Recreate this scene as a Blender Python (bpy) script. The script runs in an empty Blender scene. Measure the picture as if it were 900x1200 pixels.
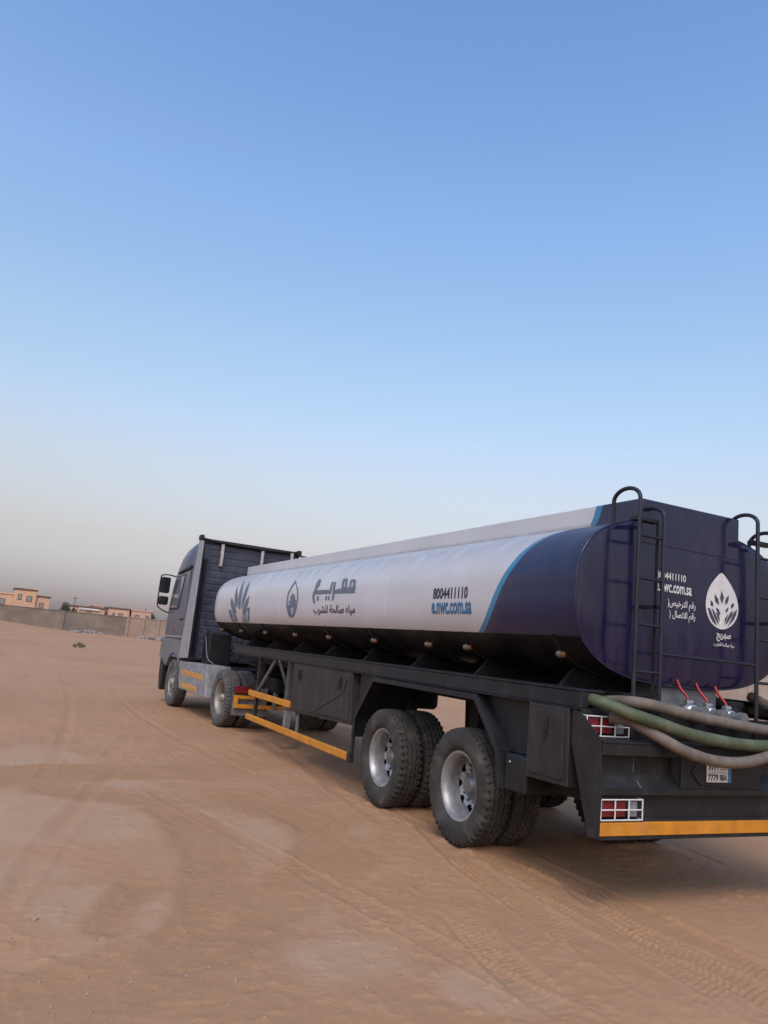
import bpy, bmesh, math, random
import numpy as np
from mathutils import Vector, Matrix
random.seed(7); RNG = np.random.default_rng(11)
S = bpy.context.scene; C = S.collection; PI = math.pi; R = math.radians

# ------------------------------------------------------------------ camera, sky, sun, exposure
CAM = Vector((-5.301, -4.411, 1.702)); YAW, PITCH, ROLL = R(-25.857), R(10.041), R(5.44)
fw = Vector((-math.sin(YAW)*math.cos(PITCH), math.cos(YAW)*math.cos(PITCH), math.sin(PITCH)))
rt = Vector((math.cos(YAW), math.sin(YAW), 0)); up = rt.cross(fw)
rt2 = rt*math.cos(ROLL) + up*math.sin(ROLL); up2 = up*math.cos(ROLL) - rt*math.sin(ROLL)
cd = bpy.data.cameras.new('camera'); cam = bpy.data.objects.new('camera', cd); C.objects.link(cam)
M = Matrix((rt2, up2, -fw)).transposed().to_4x4(); M.translation = CAM; cam.matrix_world = M
cd.sensor_fit = 'VERTICAL'; cd.sensor_height = 24; cd.lens = 24*910.26/1200; cd.clip_start = .05; cd.clip_end = 6000
S.camera = cam
SUN_AZ, SUN_EL = R(215), R(50)          # azimuth clockwise from +Y: behind the camera, low
w = bpy.data.worlds.new('World'); S.world = w; w.use_nodes = True
nt = w.node_tree; bg = nt.nodes['Background']
sky = nt.nodes.new('ShaderNodeTexSky'); sky.sky_type = 'NISHITA'; sky.sun_disc = False
sky.sun_elevation = SUN_EL; sky.sun_rotation = SUN_AZ; sky.altitude = 600; sky.air_density = 1.0; sky.dust_density = 3.0; sky.ozone_density = 3.0
# desert dust haze: dims and greys the air more and more towards the horizon, alike all round
tc = nt.nodes.new('ShaderNodeTexCoord'); sx_ = nt.nodes.new('ShaderNodeSeparateXYZ'); nt.links.new(tc.outputs['Generated'], sx_.inputs[0])
hz = nt.nodes.new('ShaderNodeValToRGB'); nt.links.new(sx_.outputs[2], hz.inputs[0]); e = hz.color_ramp.elements
HAZE = [(0, .42, .33, .37), (.045, .463, .363, .377), (.109, .68, .465, .365), (.16, .84, .60, .455), (.208, .96, .705, .54), (.26, 1.0, .81, .655), (.351, 1.0, .92, .755), (.515, .955, .98, .95), (.70, .78, .875, .965)]
while len(e) < len(HAZE): e.new(.5)
for q, h in zip(e, HAZE): q.position = h[0]; q.color = (*h[1:], 1)
mx = nt.nodes.new('ShaderNodeMix'); mx.data_type = 'RGBA'; mx.blend_type = 'MULTIPLY'; mx.inputs[0].default_value = 1
nt.links.new(sky.outputs[0], mx.inputs[6]); nt.links.new(hz.outputs[0], mx.inputs[7])
nt.links.new(mx.outputs[2], bg.inputs[0]); bg.inputs[1].default_value = 0.15
sd = bpy.data.lights.new('sun', 'SUN'); sd.energy = 0.6; sd.angle = R(24); sd.color = (1, .90, .78)
so = bpy.data.objects.new('sun', sd); C.objects.link(so)
sdir = Vector((math.sin(SUN_AZ)*math.cos(SUN_EL), math.cos(SUN_AZ)*math.cos(SUN_EL), math.sin(SUN_EL)))
so.rotation_euler = sdir.to_track_quat('Z', 'Y').to_euler(); so.location = (0, 0, 30)
S.view_settings.view_transform = 'Standard'; S.view_settings.look = 'None'; S.view_settings.exposure = 1.05; S.view_settings.gamma = 1

# ------------------------------------------------------------------ materials
MATS = {}
def nodes_of(name):
    m = bpy.data.materials.new(name); m.use_nodes = True
    return m, m.node_tree.nodes, m.node_tree.links, m.node_tree.nodes['Principled BSDF']
def mixc(N, L, fac, a, b, blend='MIX'):
    n = N.new('ShaderNodeMix'); n.data_type = 'RGBA'; n.blend_type = blend
    for i, v in ((0, fac), (6, a), (7, b)):
        if hasattr(v, 'is_output'): L.new(v, n.inputs[i])
        elif i == 0: n.inputs[0].default_value = v
        else: n.inputs[i].default_value = (*v, 1)
    return n.outputs[2]
def math_(N, L, op, a, b=None, clamp=False):
    n = N.new('ShaderNodeMath'); n.operation = op; n.use_clamp = clamp
    for i, v in ((0, a), (1, b)):
        if v is None: continue
        if hasattr(v, 'is_output'): L.new(v, n.inputs[i])
        else: n.inputs[i].default_value = v
    return n.outputs[0]
def ramp(N, L, x, lo, hi, a=0., b=1.):
    n = N.new('ShaderNodeMapRange'); L.new(x, n.inputs[0])
    for i, v in ((1, lo), (2, hi), (3, a), (4, b)): n.inputs[i].default_value = v
    return n.outputs[0]
def noise(N, L, co, scale, detail=4., rough=.55, dist=0.):
    n = N.new('ShaderNodeTexNoise'); L.new(co, n.inputs['Vector']); n.inputs['Scale'].default_value = scale
    n.inputs['Detail'].default_value = detail; n.inputs['Roughness'].default_value = rough; n.inputs['Distortion'].default_value = dist
    return n.outputs['Fac']
def obj_co(N): return N.new('ShaderNodeTexCoord').outputs['Object']
def scaled(N, L, co, v):
    n = N.new('ShaderNodeMapping'); L.new(co, n.inputs[0]); n.inputs['Scale'].default_value = v; return n.outputs[0]
def bump(N, L, h, strength, dist=.01, prev=None):
    n = N.new('ShaderNodeBump'); L.new(h, n.inputs['Height']); n.inputs['Strength'].default_value = strength; n.inputs['Distance'].default_value = dist
    if prev is not None: L.new(prev, n.inputs['Normal'])
    return n.outputs[0]
DUST = (.30, .25, .21)
def surf(name, col, rough=.5, metal=0., var=.25, dust=.25, bmp=.1, scale=6., coat=0., fine=60.):
    """painted / raw surface: tone variation, streaky dust, uneven gloss, small dents"""
    if name in MATS: return MATS[name]
    m, N, L, P = nodes_of(name); co = obj_co(N)
    n1 = noise(N, L, co, scale, 5); n2 = noise(N, L, co, fine, 3); st = noise(N, L, scaled(N, L, co, (3, 3, 1.1)), 2.2, 5, .6)
    c = mixc(N, L, ramp(N, L, n1, .3, .7), tuple(v*(1-var) for v in col), tuple(min(1, v*(1+var)) for v in col))
    dm = math_(N, L, 'MULTIPLY', ramp(N, L, st, .45, .78), ramp(N, L, n1, .25, .7))
    dm = math_(N, L, 'MULTIPLY', dm, dust*2, True); dm = math_(N, L, 'ADD', dm, dust*.25, True)
    c = mixc(N, L, dm, c, DUST); L.new(c, P.inputs['Base Color'])
    r = math_(N, L, 'ADD', ramp(N, L, n1, .2, .8, rough-.08, rough+.1), math_(N, L, 'MULTIPLY', dm, .4), True)
    L.new(r, P.inputs['Roughness']); P.inputs['Metallic'].default_value = metal
    P.inputs['Specular IOR Level'].default_value = .3 if max(col) < .03 else .45; P.inputs['Coat Weight'].default_value = coat; P.inputs['Coat Roughness'].default_value = .12
    if bmp: L.new(bump(N, L, n2, bmp, .002, bump(N, L, n1, bmp, .006)), P.inputs['Normal'])
    MATS[name] = m; return m
def flat(name, col, rough=.6, var=.12, metal=0.):
    return surf(name, col, rough, metal, var, .06, .05, 12.)

TEAL = [(1.828,1.953),(1.685,2.054),(1.58,2.177),(1.494,2.316),(1.397,2.454),(1.302,2.576),(1.22,2.697),(1.13,2.816),(.985,2.985),(.905,3.17)]
def tank_paint():
    m, N, L, P = nodes_of('tank_livery_paint'); co = obj_co(N)
    sp = N.new('ShaderNodeSeparateXYZ'); L.new(co, sp.inputs[0]); y, z = sp.outputs[1], sp.outputs[2]
    fc = N.new('ShaderNodeFloatCurve'); cu = fc.mapping.curves[0]
    pts = [((q[1]-1.9)/1.3, q[0]/2.5) for q in TEAL]
    cu.points[0].location = pts[0]; cu.points[1].location = pts[-1]
    for p in pts[1:-1]: cu.points.new(*p)
    fc.mapping.update()
    L.new(ramp(N, L, z, 1.9, 3.2), fc.inputs['Value'])
    d = math_(N, L, 'SUBTRACT', y, math_(N, L, 'MULTIPLY', fc.outputs[0], 2.5))
    n1 = noise(N, L, co, 1.3, 5, .6); n2 = noise(N, L, scaled(N, L, co, (2, 2, .7)), 2, 3, .5); n3 = noise(N, L, co, 30, 4)
    white = mixc(N, L, ramp(N, L, n1, .3, .7), (.455, .445, .468), (.520, .508, .525))
    navy = mixc(N, L, ramp(N, L, n1, .3, .7), (.0045, .0065, .040), (.008, .011, .055))
    teal = (.02, .17, .33)
    c = mixc(N, L, ramp(N, L, d, -.052, -.048), navy, teal)
    c = mixc(N, L, ramp(N, L, d, .030, .034), c, white)
    c = mixc(N, L, ramp(N, L, z, 1.951, 1.953), (.008, .008, .010), c)
    dm = math_(N, L, 'MULTIPLY', ramp(N, L, noise(N, L, co, 1.1, 4, .6), .42, .75), .10)
    top = math_(N, L, 'MULTIPLY', ramp(N, L, z, 2.56, 2.80), ramp(N, L, z, 3.02, 2.98)); top = math_(N, L, 'MULTIPLY', top, ramp(N, L, n2, .2, .7, .25, .7))
    c = mixc(N, L, top, c, mixc(N, L, ramp(N, L, d, -.05, .03), (.03, .034, .055), (.22, .215, .215)))
    stk = noise(N, L, scaled(N, L, co, (5, 9, .5)), 1.6, 4, .6); sm_ = math_(N, L, 'MULTIPLY', ramp(N, L, stk, .54, .74, 0, .34), math_(N, L, 'MULTIPLY', ramp(N, L, z, 2.0, 2.6), ramp(N, L, n1, .35, .6)))
    c = mixc(N, L, sm_, c, mixc(N, L, ramp(N, L, d, -.05, .03), (.05, .048, .055), (.30, .275, .25)))
    c = mixc(N, L, dm, c, (.38, .29, .23)); L.new(c, P.inputs['Base Color'])
    L.new(math_(N, L, 'ADD', ramp(N, L, n2, .3, .75, .28, .42), math_(N, L, 'MULTIPLY', top, .3)), P.inputs['Roughness'])
    P.inputs['Coat Weight'].default_value = .15; P.inputs['Coat Roughness'].default_value = .15
    L.new(ramp(N, L, z, 1.951, 1.953, .04, .45), P.inputs['Specular IOR Level']); L.new(ramp(N, L, z, 1.951, 1.953, 0., .15), P.inputs['Coat Weight'])
    wv = noise(N, L, scaled(N, L, co, (1, .8, 1.6)), 1.6, 2, .4)
    L.new(bump(N, L, n3, .04, .002, bump(N, L, wv, .25, .03)), P.inputs['Normal'])
    MATS['tank'] = m; return m
tank_paint()
def navy_gloss():
    m, N, L, P = nodes_of('navy_gloss_paint'); co = obj_co(N)
    n1 = noise(N, L, co, 1.6, 5, .6); n2 = noise(N, L, scaled(N, L, co, (4, 4, .8)), 3, 6, .65)
    c = mixc(N, L, ramp(N, L, n1, .3, .7), (.008, .0068, .030), (.012, .010, .043))
    dm = math_(N, L, 'MULTIPLY', ramp(N, L, n2, .45, .8), .05); c = mixc(N, L, dm, c, DUST); L.new(c, P.inputs['Base Color'])
    L.new(ramp(N, L, n2, .3, .75, .10, .24), P.inputs['Roughness'])
    P.inputs['Coat Weight'].default_value = .0; P.inputs['Specular IOR Level'].default_value = .5
    wv = noise(N, L, co, 1.4, 2, .4); L.new(bump(N, L, wv, .16, .03), P.inputs['Normal'])
    MATS['navy'] = m
navy_gloss()
surf('chassis', (.009, .010, .013), .48, 0, .35, .035, .15, 5.)
surf('bumper', (.011, .011, .012), .50, 0, .3, .05, .12, 5.)
surf('underbody', (.008, .008, .010), .75, 0, .4, .06, .2, 7.)
surf('pipe_paint', (.012, .013, .022), .38, 0, .2, .03, .08, 9.)
surf('toolbox', (.020, .018, .019), .5, 0, .3, .06, .15, 5.)
surf('yellow', (.55, .205, .006), .5, 0, .2, .14, .08, 7.)
surf('red', (.28, .010, .013), .35, 0, .2, .05, .05, 20.)
surf('red_lens', (.17, .008, .012), .25, 0, .25, .06, .2, 40.)
surf('grey_lens', (.22, .22, .24), .25, 0, .25, .08, .2, 40.)
surf('amber', (.30, .10, .03), .3, 0, .2, .25, .05, 30.)
surf('lamp_grey', (.10, .085, .075), .3, 0, .2, .2, .05, 30.)
surf('white_metal', (.60, .59, .58), .5, 0, .12, .14, .08, 20.)
surf('rust_white', (.42, .38, .36), .6, 0, .3, .25, .1, 9.)
surf('chrome', (.50, .50, .50), .35, .9, .2, .12, .1, 20.)
surf('steel', (.40, .40, .42), .45, .7, .25, .3, .15, 12.)
surf('hub_steel', (.15, .15, .155), .5, .5, .3, .2, .15, 14.)
surf('rim', (.36, .36, .37), .42, .7, .22, .2, .1, 14.)
surf('rim_dusty', (.30, .28, .25), .5, .5, .25, .4, .12, 14.)
surf('galvanised', (.13, .14, .15), .5, .2, .25, .2, .15, 12.)
surf('tyre', (.027, .025, .024), .85, 0, .3, .15, .3, 9.)
surf('tyre_dusty', (.060, .058, .058), .9, 0, .3, .22, .3, 9.)
surf('green_hose', (.050, .068, .026), .55, 0, .25, .2, .15, 9.)
surf('brown_hose', (.12, .092, .07), .65, 0, .22, .3, .2, 9.)
surf('cab_blue', (.075, .078, .115), .35, .3, .18, .12, .06, 3., .4)
surf('cab_back', (.040, .042, .066), .5, .1, .25, .06, .1, 4.)
surf('cab_grey', (.12, .125, .14), .5, 0, .2, .25, .1, 5.)
surf('silver', (.33, .34, .365), .42, .4, .12, .12, .06, 4.)
surf('silver_dirty', (.26, .27, .30), .5, .35, .4, .5, .15, 7.)
surf('peel_orange', (.50, .24, .06), .6, 0, .3, .07, .1, 9.)
surf('black_plastic', (.010, .010, .012), .5, 0, .2, .04, .1, 10.)
flat('sign_white', (.60, .58, .56), .5); flat('decal_grey', (.10, .125, .17), .45, .2); flat('decal_pale', (.26, .33, .42), .45, .2)
flat('decal_navy', (.018, .022, .05), .45, .1); flat('decal_teal', (.025, .12, .25), .45, .1); flat('decal_ink', (.03, .03, .05), .45, .1)
flat('leaf_dark', (.045, .04, .075), .3, .1); flat('plate_blue', (.03, .14, .28), .5)
def dark_glass():
    m, N, L, P = nodes_of('mirror_glass'); P.inputs['Base Color'].default_value = (.015, .017, .02, 1); L.new(ramp(N, L, noise(N, L, obj_co(N), 2., 2), .3, .7, .08, .18), P.inputs['Roughness']); P.inputs['Specular IOR Level'].default_value = .3
    MATS['dark_glass'] = m
dark_glass()
def glass():
    m, N, L, P = nodes_of('window_glass'); P.inputs['Base Color'].default_value = (.30, .33, .35, 1); P.inputs['Metallic'].default_value = .55
    n = noise(N, L, obj_co(N), 2., 2); L.new(ramp(N, L, n, .3, .7, .03, .1), P.inputs['Roughness']); P.inputs['Specular IOR Level'].default_value = .9
    MATS['glass'] = m
glass()

# ------------------------------------------------------------------ mesh helpers
class MB:
    """collects shapes and links them as ONE mesh object"""
    def __init__(s): s.v = []; s.f = []; s.sm = []
    def add(s, vs, fs, smooth=False):
        o = len(s.v); s.v += [tuple(v) for v in vs]; s.f += [tuple(i+o for i in f) for f in fs]; s.sm += [smooth]*len(fs); return s
    def box(s, x0, x1, y0, y1, z0, z1, b=.006):
        b = min(b, .3*abs(x1-x0), .3*abs(y1-y0), .3*abs(z1-z0))
        bm = bmesh.new(); bmesh.ops.create_cube(bm, size=1)
        for v in bm.verts: v.co = Vector(((x0+x1)/2+v.co.x*(x1-x0), (y0+y1)/2+v.co.y*(y1-y0), (z0+z1)/2+v.co.z*(z1-z0)))
        if b > 0: bmesh.ops.bevel(bm, geom=bm.edges[:], offset=b, segments=1, affect='EDGES')
        return s.bm(bm)
    def bm(s, bm, smooth=False):
        bm.verts.index_update(); s.add([v.co[:] for v in bm.verts], [[v.index for v in f.verts] for f in bm.faces], smooth); bm.free(); return s
    def prism(s, pts, ax, a, b, bev=.004):
        """polygon pts in the two other axes, extruded along axis ax from a to b"""
        bm = bmesh.new(); o = [i for i in range(3) if i != ax]
        def P(p, t):
            c = [0, 0, 0]; c[ax] = t; c[o[0]] = p[0]; c[o[1]] = p[1]; return c
        A = [bm.verts.new(P(p, a)) for p in pts]; B = [bm.verts.new(P(p, b)) for p in pts]; n = len(pts)
        bm.faces.new(A); bm.faces.new(B[::-1])
        for i in range(n): bm.faces.new((A[i], B[i], B[(i+1) % n], A[(i+1) % n]))
        bmesh.ops.recalc_face_normals(bm, faces=bm.faces[:])
        if bev: bmesh.ops.bevel(bm, geom=bm.edges[:], offset=bev, segments=1, affect='EDGES')
        return s.bm(bm)
    def tube(s, pts, r, n=10, cap=True, smooth=True):
        pts = [Vector(p) for p in pts]; rings = []; u = None
        for i, p in enumerate(pts):
            t = (pts[min(i+1, len(pts)-1)]-pts[max(i-1, 0)]).normalized()
            if u is None: u = t.orthogonal().normalized()
            u = (u - t*u.dot(t)).normalized(); v = t.cross(u)
            rr = r[i] if isinstance(r, (list, tuple)) else r
            rings.append([p+(u*math.cos(2*PI*k/n)+v*math.sin(2*PI*k/n))*rr for k in range(n)])
        vs = [q for g in rings for q in g]; fs = []
        for i in range(len(rings)-1):
            for k in range(n): fs.append((i*n+k, i*n+(k+1) % n, (i+1)*n+(k+1) % n, (i+1)*n+k))
        s.add(vs, fs, smooth)
        if cap:
            for g in (rings[0][::-1], rings[-1]): s.add(g, [tuple(range(n))])
        return s
    def lathe(s, prof, n=48, smooth=True, ax='x', c=(0, 0, 0)):
        """profile (w, r) turned round the x (or z) axis"""
        vs = []
        for w_, r in prof:
            for k in range(n):
                a = 2*PI*k/n
                vs.append((c[0]+w_, c[1]+r*math.cos(a), c[2]+r*math.sin(a)) if ax == 'x' else ((c[0]+r*math.cos(a), c[1]+r*math.sin(a), c[2]+w_) if ax == 'z' else (c[0]+r*math.cos(a), c[1]+w_, c[2]+r*math.sin(a))))
        fs = [(i*n+k, i*n+(k+1) % n, (i+1)*n+(k+1) % n, (i+1)*n+k) for i in range(len(prof)-1) for k in range(n)]
        return s.add(vs, fs, smooth)
    def mesh(s, name, mat):
        me = bpy.data.meshes.new(name); me.from_pydata(s.v, [], s.f); me.validate()
        if len(me.polygons) == len(s.sm): me.polygons.foreach_set('use_smooth', s.sm)
        me.materials.append(MATS[mat] if isinstance(mat, str) else mat); me.update(); return me
    def build(s, name, mat, parent=None):
        o = bpy.data.objects.new(name, s.mesh(name, mat)); C.objects.link(o); o.parent = parent; return o
def link(name, me, parent=None, loc=(0, 0, 0), rz=0):
    o = bpy.data.objects.new(name, me); C.objects.link(o); o.parent = parent; o.location = loc; o.rotation_euler.z = rz; return o
def tag(o, label, cat=None, group=None):
    o['label'] = label
    if cat: o['category'] = cat
    if group: o['group'] = group
    return o
def thing(name, label, cat, loc=(0, 0, 0), rz=0, group=None):
    return tag(link(name, None, None, loc, rz), label, cat, group)
def smooth_path(pts, k=8):
    """Catmull-Rom through the points"""
    P = [Vector(p) for p in pts]; P = [P[0]*2-P[1]]+P+[P[-1]*2-P[-2]]; out = []
    for i in range(1, len(P)-2):
        for j in range(k):
            t = j/k; a, b, c, d = P[i-1:i+3]
            out.append(.5*((2*b)+(c-a)*t+(2*a-5*b+4*c-d)*t*t+(3*b-a-3*c+d)*t**3))
    return out+[P[-2]]

# outlines measured for the livery, and ground features
WORD = [[(5.285,2.438),(4.613,2.426),(4.631,2.468),(4.695,2.47),(4.66,2.379),(5.29,2.384)],[(4.703,2.56),(4.657,2.538),(4.619,2.376),(4.682,2.377),(4.733,2.531)],[(4.703,2.56),(4.732,2.529),(4.782,2.523),(4.763,2.437),(4.809,2.423),(4.852,2.546),(4.819,2.563)],[(4.767,2.447),(4.685,2.448),(4.671,2.415),(4.755,2.417)],[(4.988,2.587),(4.936,2.564),(4.878,2.425),(4.947,2.427),(4.998,2.551)],[(4.988,2.587),(4.996,2.549),(5.02,2.536),(5.008,2.454),(5.065,2.432),(5.111,2.566),(5.072,2.585)],[(5.021,2.47),(4.946,2.467),(4.937,2.422),(5.05,2.425)],[(5.384,2.55),(5.313,2.552),(5.269,2.384),(5.287,2.301),(5.347,2.291),(5.348,2.386)],[(5.466,2.552),(5.403,2.556),(5.39,2.385),(5.462,2.386)],[(6.053,2.451),(5.414,2.443),(5.409,2.385),(6.055,2.39)],[(5.974,2.62),(5.897,2.594),(5.873,2.517),(5.984,2.43),(6.05,2.445),(5.988,2.51),(6.029,2.556),(6.015,2.601)],[(6.047,2.568),(5.993,2.555),(5.96,2.503),(6.012,2.51)],[(6.073,2.432),(5.975,2.43),(6.005,2.356),(5.938,2.267),(6.012,2.261),(6.084,2.347)],[(5.898,2.36),(5.834,2.364),(5.824,2.302),(5.901,2.301)],[(5.589,2.357),(5.527,2.36),(5.526,2.301),(5.586,2.299)],[(5.488,2.358),(5.436,2.361),(5.429,2.3),(5.488,2.298)]]
FAN = [[(10.211,2.657),(9.924,2.453),(9.847,2.274),(9.906,2.204),(10.073,2.312),(10.124,2.439)],[(10.056,2.772),(9.696,2.575),(9.656,2.36),(9.654,2.186),(9.768,2.203),(9.849,2.309),(9.875,2.525)],[(9.575,2.722),(9.353,2.565),(9.381,2.408),(9.514,2.237),(9.593,2.185),(9.601,2.307),(9.571,2.499)],[(10.343,2.425),(10.065,2.294),(9.9,2.152),(9.941,2.1),(10.228,2.206),(10.36,2.297)],[(9.185,2.447),(9.172,2.268),(9.352,2.151),(9.527,2.1),(9.46,2.254),(9.354,2.355)],[(10.392,2.197),(10.092,2.169),(9.905,2.048),(9.964,1.96),(10.303,1.956),(10.371,2.081),(10.455,2.152)],[(9.044,2.225),(9.159,1.965),(9.619,1.96),(9.553,2.05),(9.353,2.185),(9.185,2.218)]]
FAN_LIGHT = [[(10.289,2.179),(10.156,2.161),(10.032,2.013),(10.062,1.966),(10.147,1.965),(10.173,2.082)],[(9.169,2.201),(9.154,2.068),(9.307,1.97),(9.414,1.969),(9.301,2.101)],[(9.382,2.134),(9.375,2.067),(9.474,1.968),(9.559,1.967),(9.464,2.067)]]
DROP_RING = [[(6.999,2.64),(6.735,2.492),(6.775,2.478),(6.93,2.588)],[(6.735,2.492),(6.65,2.345),(6.699,2.346),(6.775,2.478)],[(6.65,2.345),(6.672,2.204),(6.722,2.207),(6.699,2.346)],[(6.672,2.204),(6.784,2.089),(6.82,2.105),(6.722,2.207)],[(6.784,2.089),(6.918,2.052),(6.905,2.077),(6.82,2.105)],[(6.918,2.052),(7.04,2.079),(6.994,2.102),(6.905,2.077)],[(7.04,2.079),(7.115,2.177),(7.064,2.188),(6.994,2.102)],[(7.115,2.177),(7.168,2.295),(7.115,2.294),(7.064,2.188)],[(7.168,2.295),(7.155,2.428),(7.099,2.412),(7.115,2.294)],[(7.155,2.428),(7.073,2.547),(7.011,2.522),(7.099,2.412)],[(7.073,2.547),(6.999,2.64),(6.93,2.588),(7.011,2.522)]]
DROP_LEAF = [[(7.117,2.257),(6.985,2.249),(6.873,2.216),(6.775,2.247),(6.674,2.282),(6.688,2.197),(6.795,2.092),(6.914,2.058),(7.029,2.085),(7.098,2.177)],[(7.048,2.271),(7.073,2.323),(6.989,2.304),(7.007,2.378),(6.945,2.347),(6.925,2.43),(6.85,2.353),(6.808,2.384),(6.779,2.316),(6.735,2.332),(6.729,2.272),(6.834,2.23),(6.918,2.231)]]
DROP_LIGHT = [[(6.948,2.212),(6.868,2.188),(6.806,2.219),(6.829,2.12),(6.888,2.088),(6.922,2.119)]]
EMB = [(0.364,2.657),(0.415,2.624),(0.482,2.562),(0.537,2.495),(0.571,2.434),(0.59,2.361),(0.581,2.296),(0.549,2.237),(0.491,2.186),(0.426,2.16),(0.374,2.151),(0.316,2.162),(0.257,2.19),(0.211,2.24),(0.184,2.3),(0.176,2.362),(0.187,2.436),(0.223,2.513),(0.285,2.584)]
EMB_LEAF = [[(0.368,2.491),(0.4,2.433),(0.375,2.375),(0.352,2.423)],[(0.286,2.454),(0.329,2.411),(0.34,2.362),(0.297,2.383),(0.283,2.419)],[(0.455,2.462),(0.461,2.43),(0.446,2.392),(0.421,2.371),(0.417,2.412)],[(0.236,2.394),(0.268,2.372),(0.266,2.336),(0.234,2.35)],[(0.526,2.399),(0.529,2.373),(0.5,2.343),(0.487,2.36),(0.493,2.383)],[(0.298,2.335),(0.337,2.325),(0.358,2.291),(0.352,2.272),(0.319,2.296)],[(0.46,2.361),(0.458,2.334),(0.429,2.298),(0.422,2.325)],[(0.2,2.324),(0.228,2.322),(0.262,2.272),(0.302,2.213),(0.322,2.179),(0.27,2.205),(0.23,2.251)],[(0.247,2.325),(0.28,2.305),(0.32,2.251),(0.347,2.19),(0.321,2.206),(0.281,2.256)],[(0.299,2.298),(0.338,2.28),(0.353,2.236),(0.347,2.217)],[(0.567,2.35),(0.561,2.303),(0.522,2.244),(0.451,2.182),(0.489,2.245),(0.521,2.308)],[(0.52,2.331),(0.508,2.288),(0.463,2.229),(0.425,2.189),(0.443,2.245),(0.481,2.308)],[(0.462,2.302),(0.437,2.24),(0.412,2.196),(0.417,2.252)]]
SAND_PATH = [[(-5.08,-0.64),(-4.72,-0.38),(-4.41,-0.18),(-4.03,0.1),(-3.55,0.44),(-3.12,0.86),(-2.71,1.29),(-2.42,1.85),(-2.22,2.79),(-2.32,3.62),(-2.67,4.15),(-3.36,3.93),(-3.95,4.23),(-4.34,4.43)],[(-4.11,0.03),(-3.88,0.5),(-3.67,1.13),(-3.49,1.72),(-3.37,2.62),(-3.54,3.45)],[(-4.93,5.08),(-4.4,5.38),(-3.76,5.72),(-3.04,5.51),(-1.96,6.25),(-1.11,7.1)],[(-4.43,0.47),(-4.3,0.88),(-4.12,1.19)]]
TRACK = [[(-4.97,0.85),(-4.8,1.67),(-4.54,2.7),(-3.98,4.67),(-3.41,6.39),(-2.5,9.57)],[(-4.5,5.12),(-4.05,8.16),(-3.44,14.18),(-2.87,24.83)],[(-2.34,9.62),(-2.39,11.46),(-2.26,15.91),(-1.86,20.17)],[(-0.52,9.05),(-0.9,6.75),(-1.29,4.3),(-1.46,2.84)]]
TREAD = [[(-0.86,3.4),(-1.41,1.36),(-1.57,0.33),(-1.63,-0.44),(-1.69,-0.98),(-1.64,-1.39)],[(-0.59,1.26),(-0.95,0.23),(-1.04,-0.35),(-0.98,-0.71),(-1.0,-1.14)],[(-2.15,0.43),(-2.31,-0.23),(-2.38,-0.7),(-2.45,-1.14)],[(1.34,1.96),(1.21,1.19),(1.06,0.42)],[(-1.2,0.87),(-1.23,0.1),(-1.28,-0.44),(-1.32,-0.95),(-1.36,-1.42)]]
PALE = [((-4.35,0.89),0.7),((-4.16,0.48),0.55),((-4.67,3.3),1.6),((-2.99,2.6),1.2),((-4.24,5.67),1.6),((-3.4,0.73),0.5),((-3.25,-0.2),0.35),((-2.6,-0.75),0.3),((-3.16,3.83),0.8),((-4.91,1.68),0.8)]
STONES = [(-4.796, 0.686, 0.018), (-4.134, -0.241, 0.011), (-3.913, -0.364, 0.01), (-4.0, -0.176, 0.011), (-3.687, 1.482, 0.011), (-2.477, 0.211, 0.01), (-3.282, -0.574, 0.012), (-2.585, 1.341, 0.012), (-4.731, 0.162, 0.009), (-4.401, 0.001, 0.009)]

# ------------------------------------------------------------------ ground
def seg_dist(px, py, pl):
    """distance to a polyline and arc length / signed side of the nearest point"""
    bd = np.full(px.shape, 1e9); bs = np.zeros_like(px); bo = np.zeros_like(px); acc = 0.
    for (x0, y0), (x1, y1) in zip(pl[:-1], pl[1:]):
        dx, dy = x1-x0, y1-y0; l = math.hypot(dx, dy)
        t = np.clip(((px-x0)*dx+(py-y0)*dy)/(l*l), 0, 1); ex, ey = px-(x0+t*dx), py-(y0+t*dy); d = np.hypot(ex, ey)
        m = d < bd; bd = np.where(m, d, bd); bs = np.where(m, acc+t*l, bs); bo = np.where(m, (dx*ey-dy*ex)/l, bo); acc += l
    return bd, bs, bo
def vnoise(x, y, f, seed):
    """smooth value noise"""
    g = np.random.default_rng(seed).random((256, 256)); x = x*f; y = y*f
    xi = np.floor(x).astype(int); yi = np.floor(y).astype(int); u = x-xi; v = y-yi; u = u*u*(3-2*u); v = v*v*(3-2*v)
    G = lambda a, b: g[(xi+a) % 256, (yi+b) % 256]
    return (G(0, 0)*(1-u)+G(1, 0)*u)*(1-v)+(G(0, 1)*(1-u)+G(1, 1)*u)*v
def fbm(x, y, f, seed, o=4):
    return sum(vnoise(x, y, f*2.03**i, seed+i)*.5**i for i in range(o))/sum(.5**i for i in range(o))
def axis(lo, hi, step, far_lo, far_hi, g=1.045):
    a = list(np.arange(lo, hi+1e-6, step)); s = step
    while a[-1] < far_hi: s *= g; a.append(a[-1]+s)
    s = step
    while a[0] > far_lo: s *= g; a.insert(0, a[0]-s)
    return np.array(a)
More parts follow.
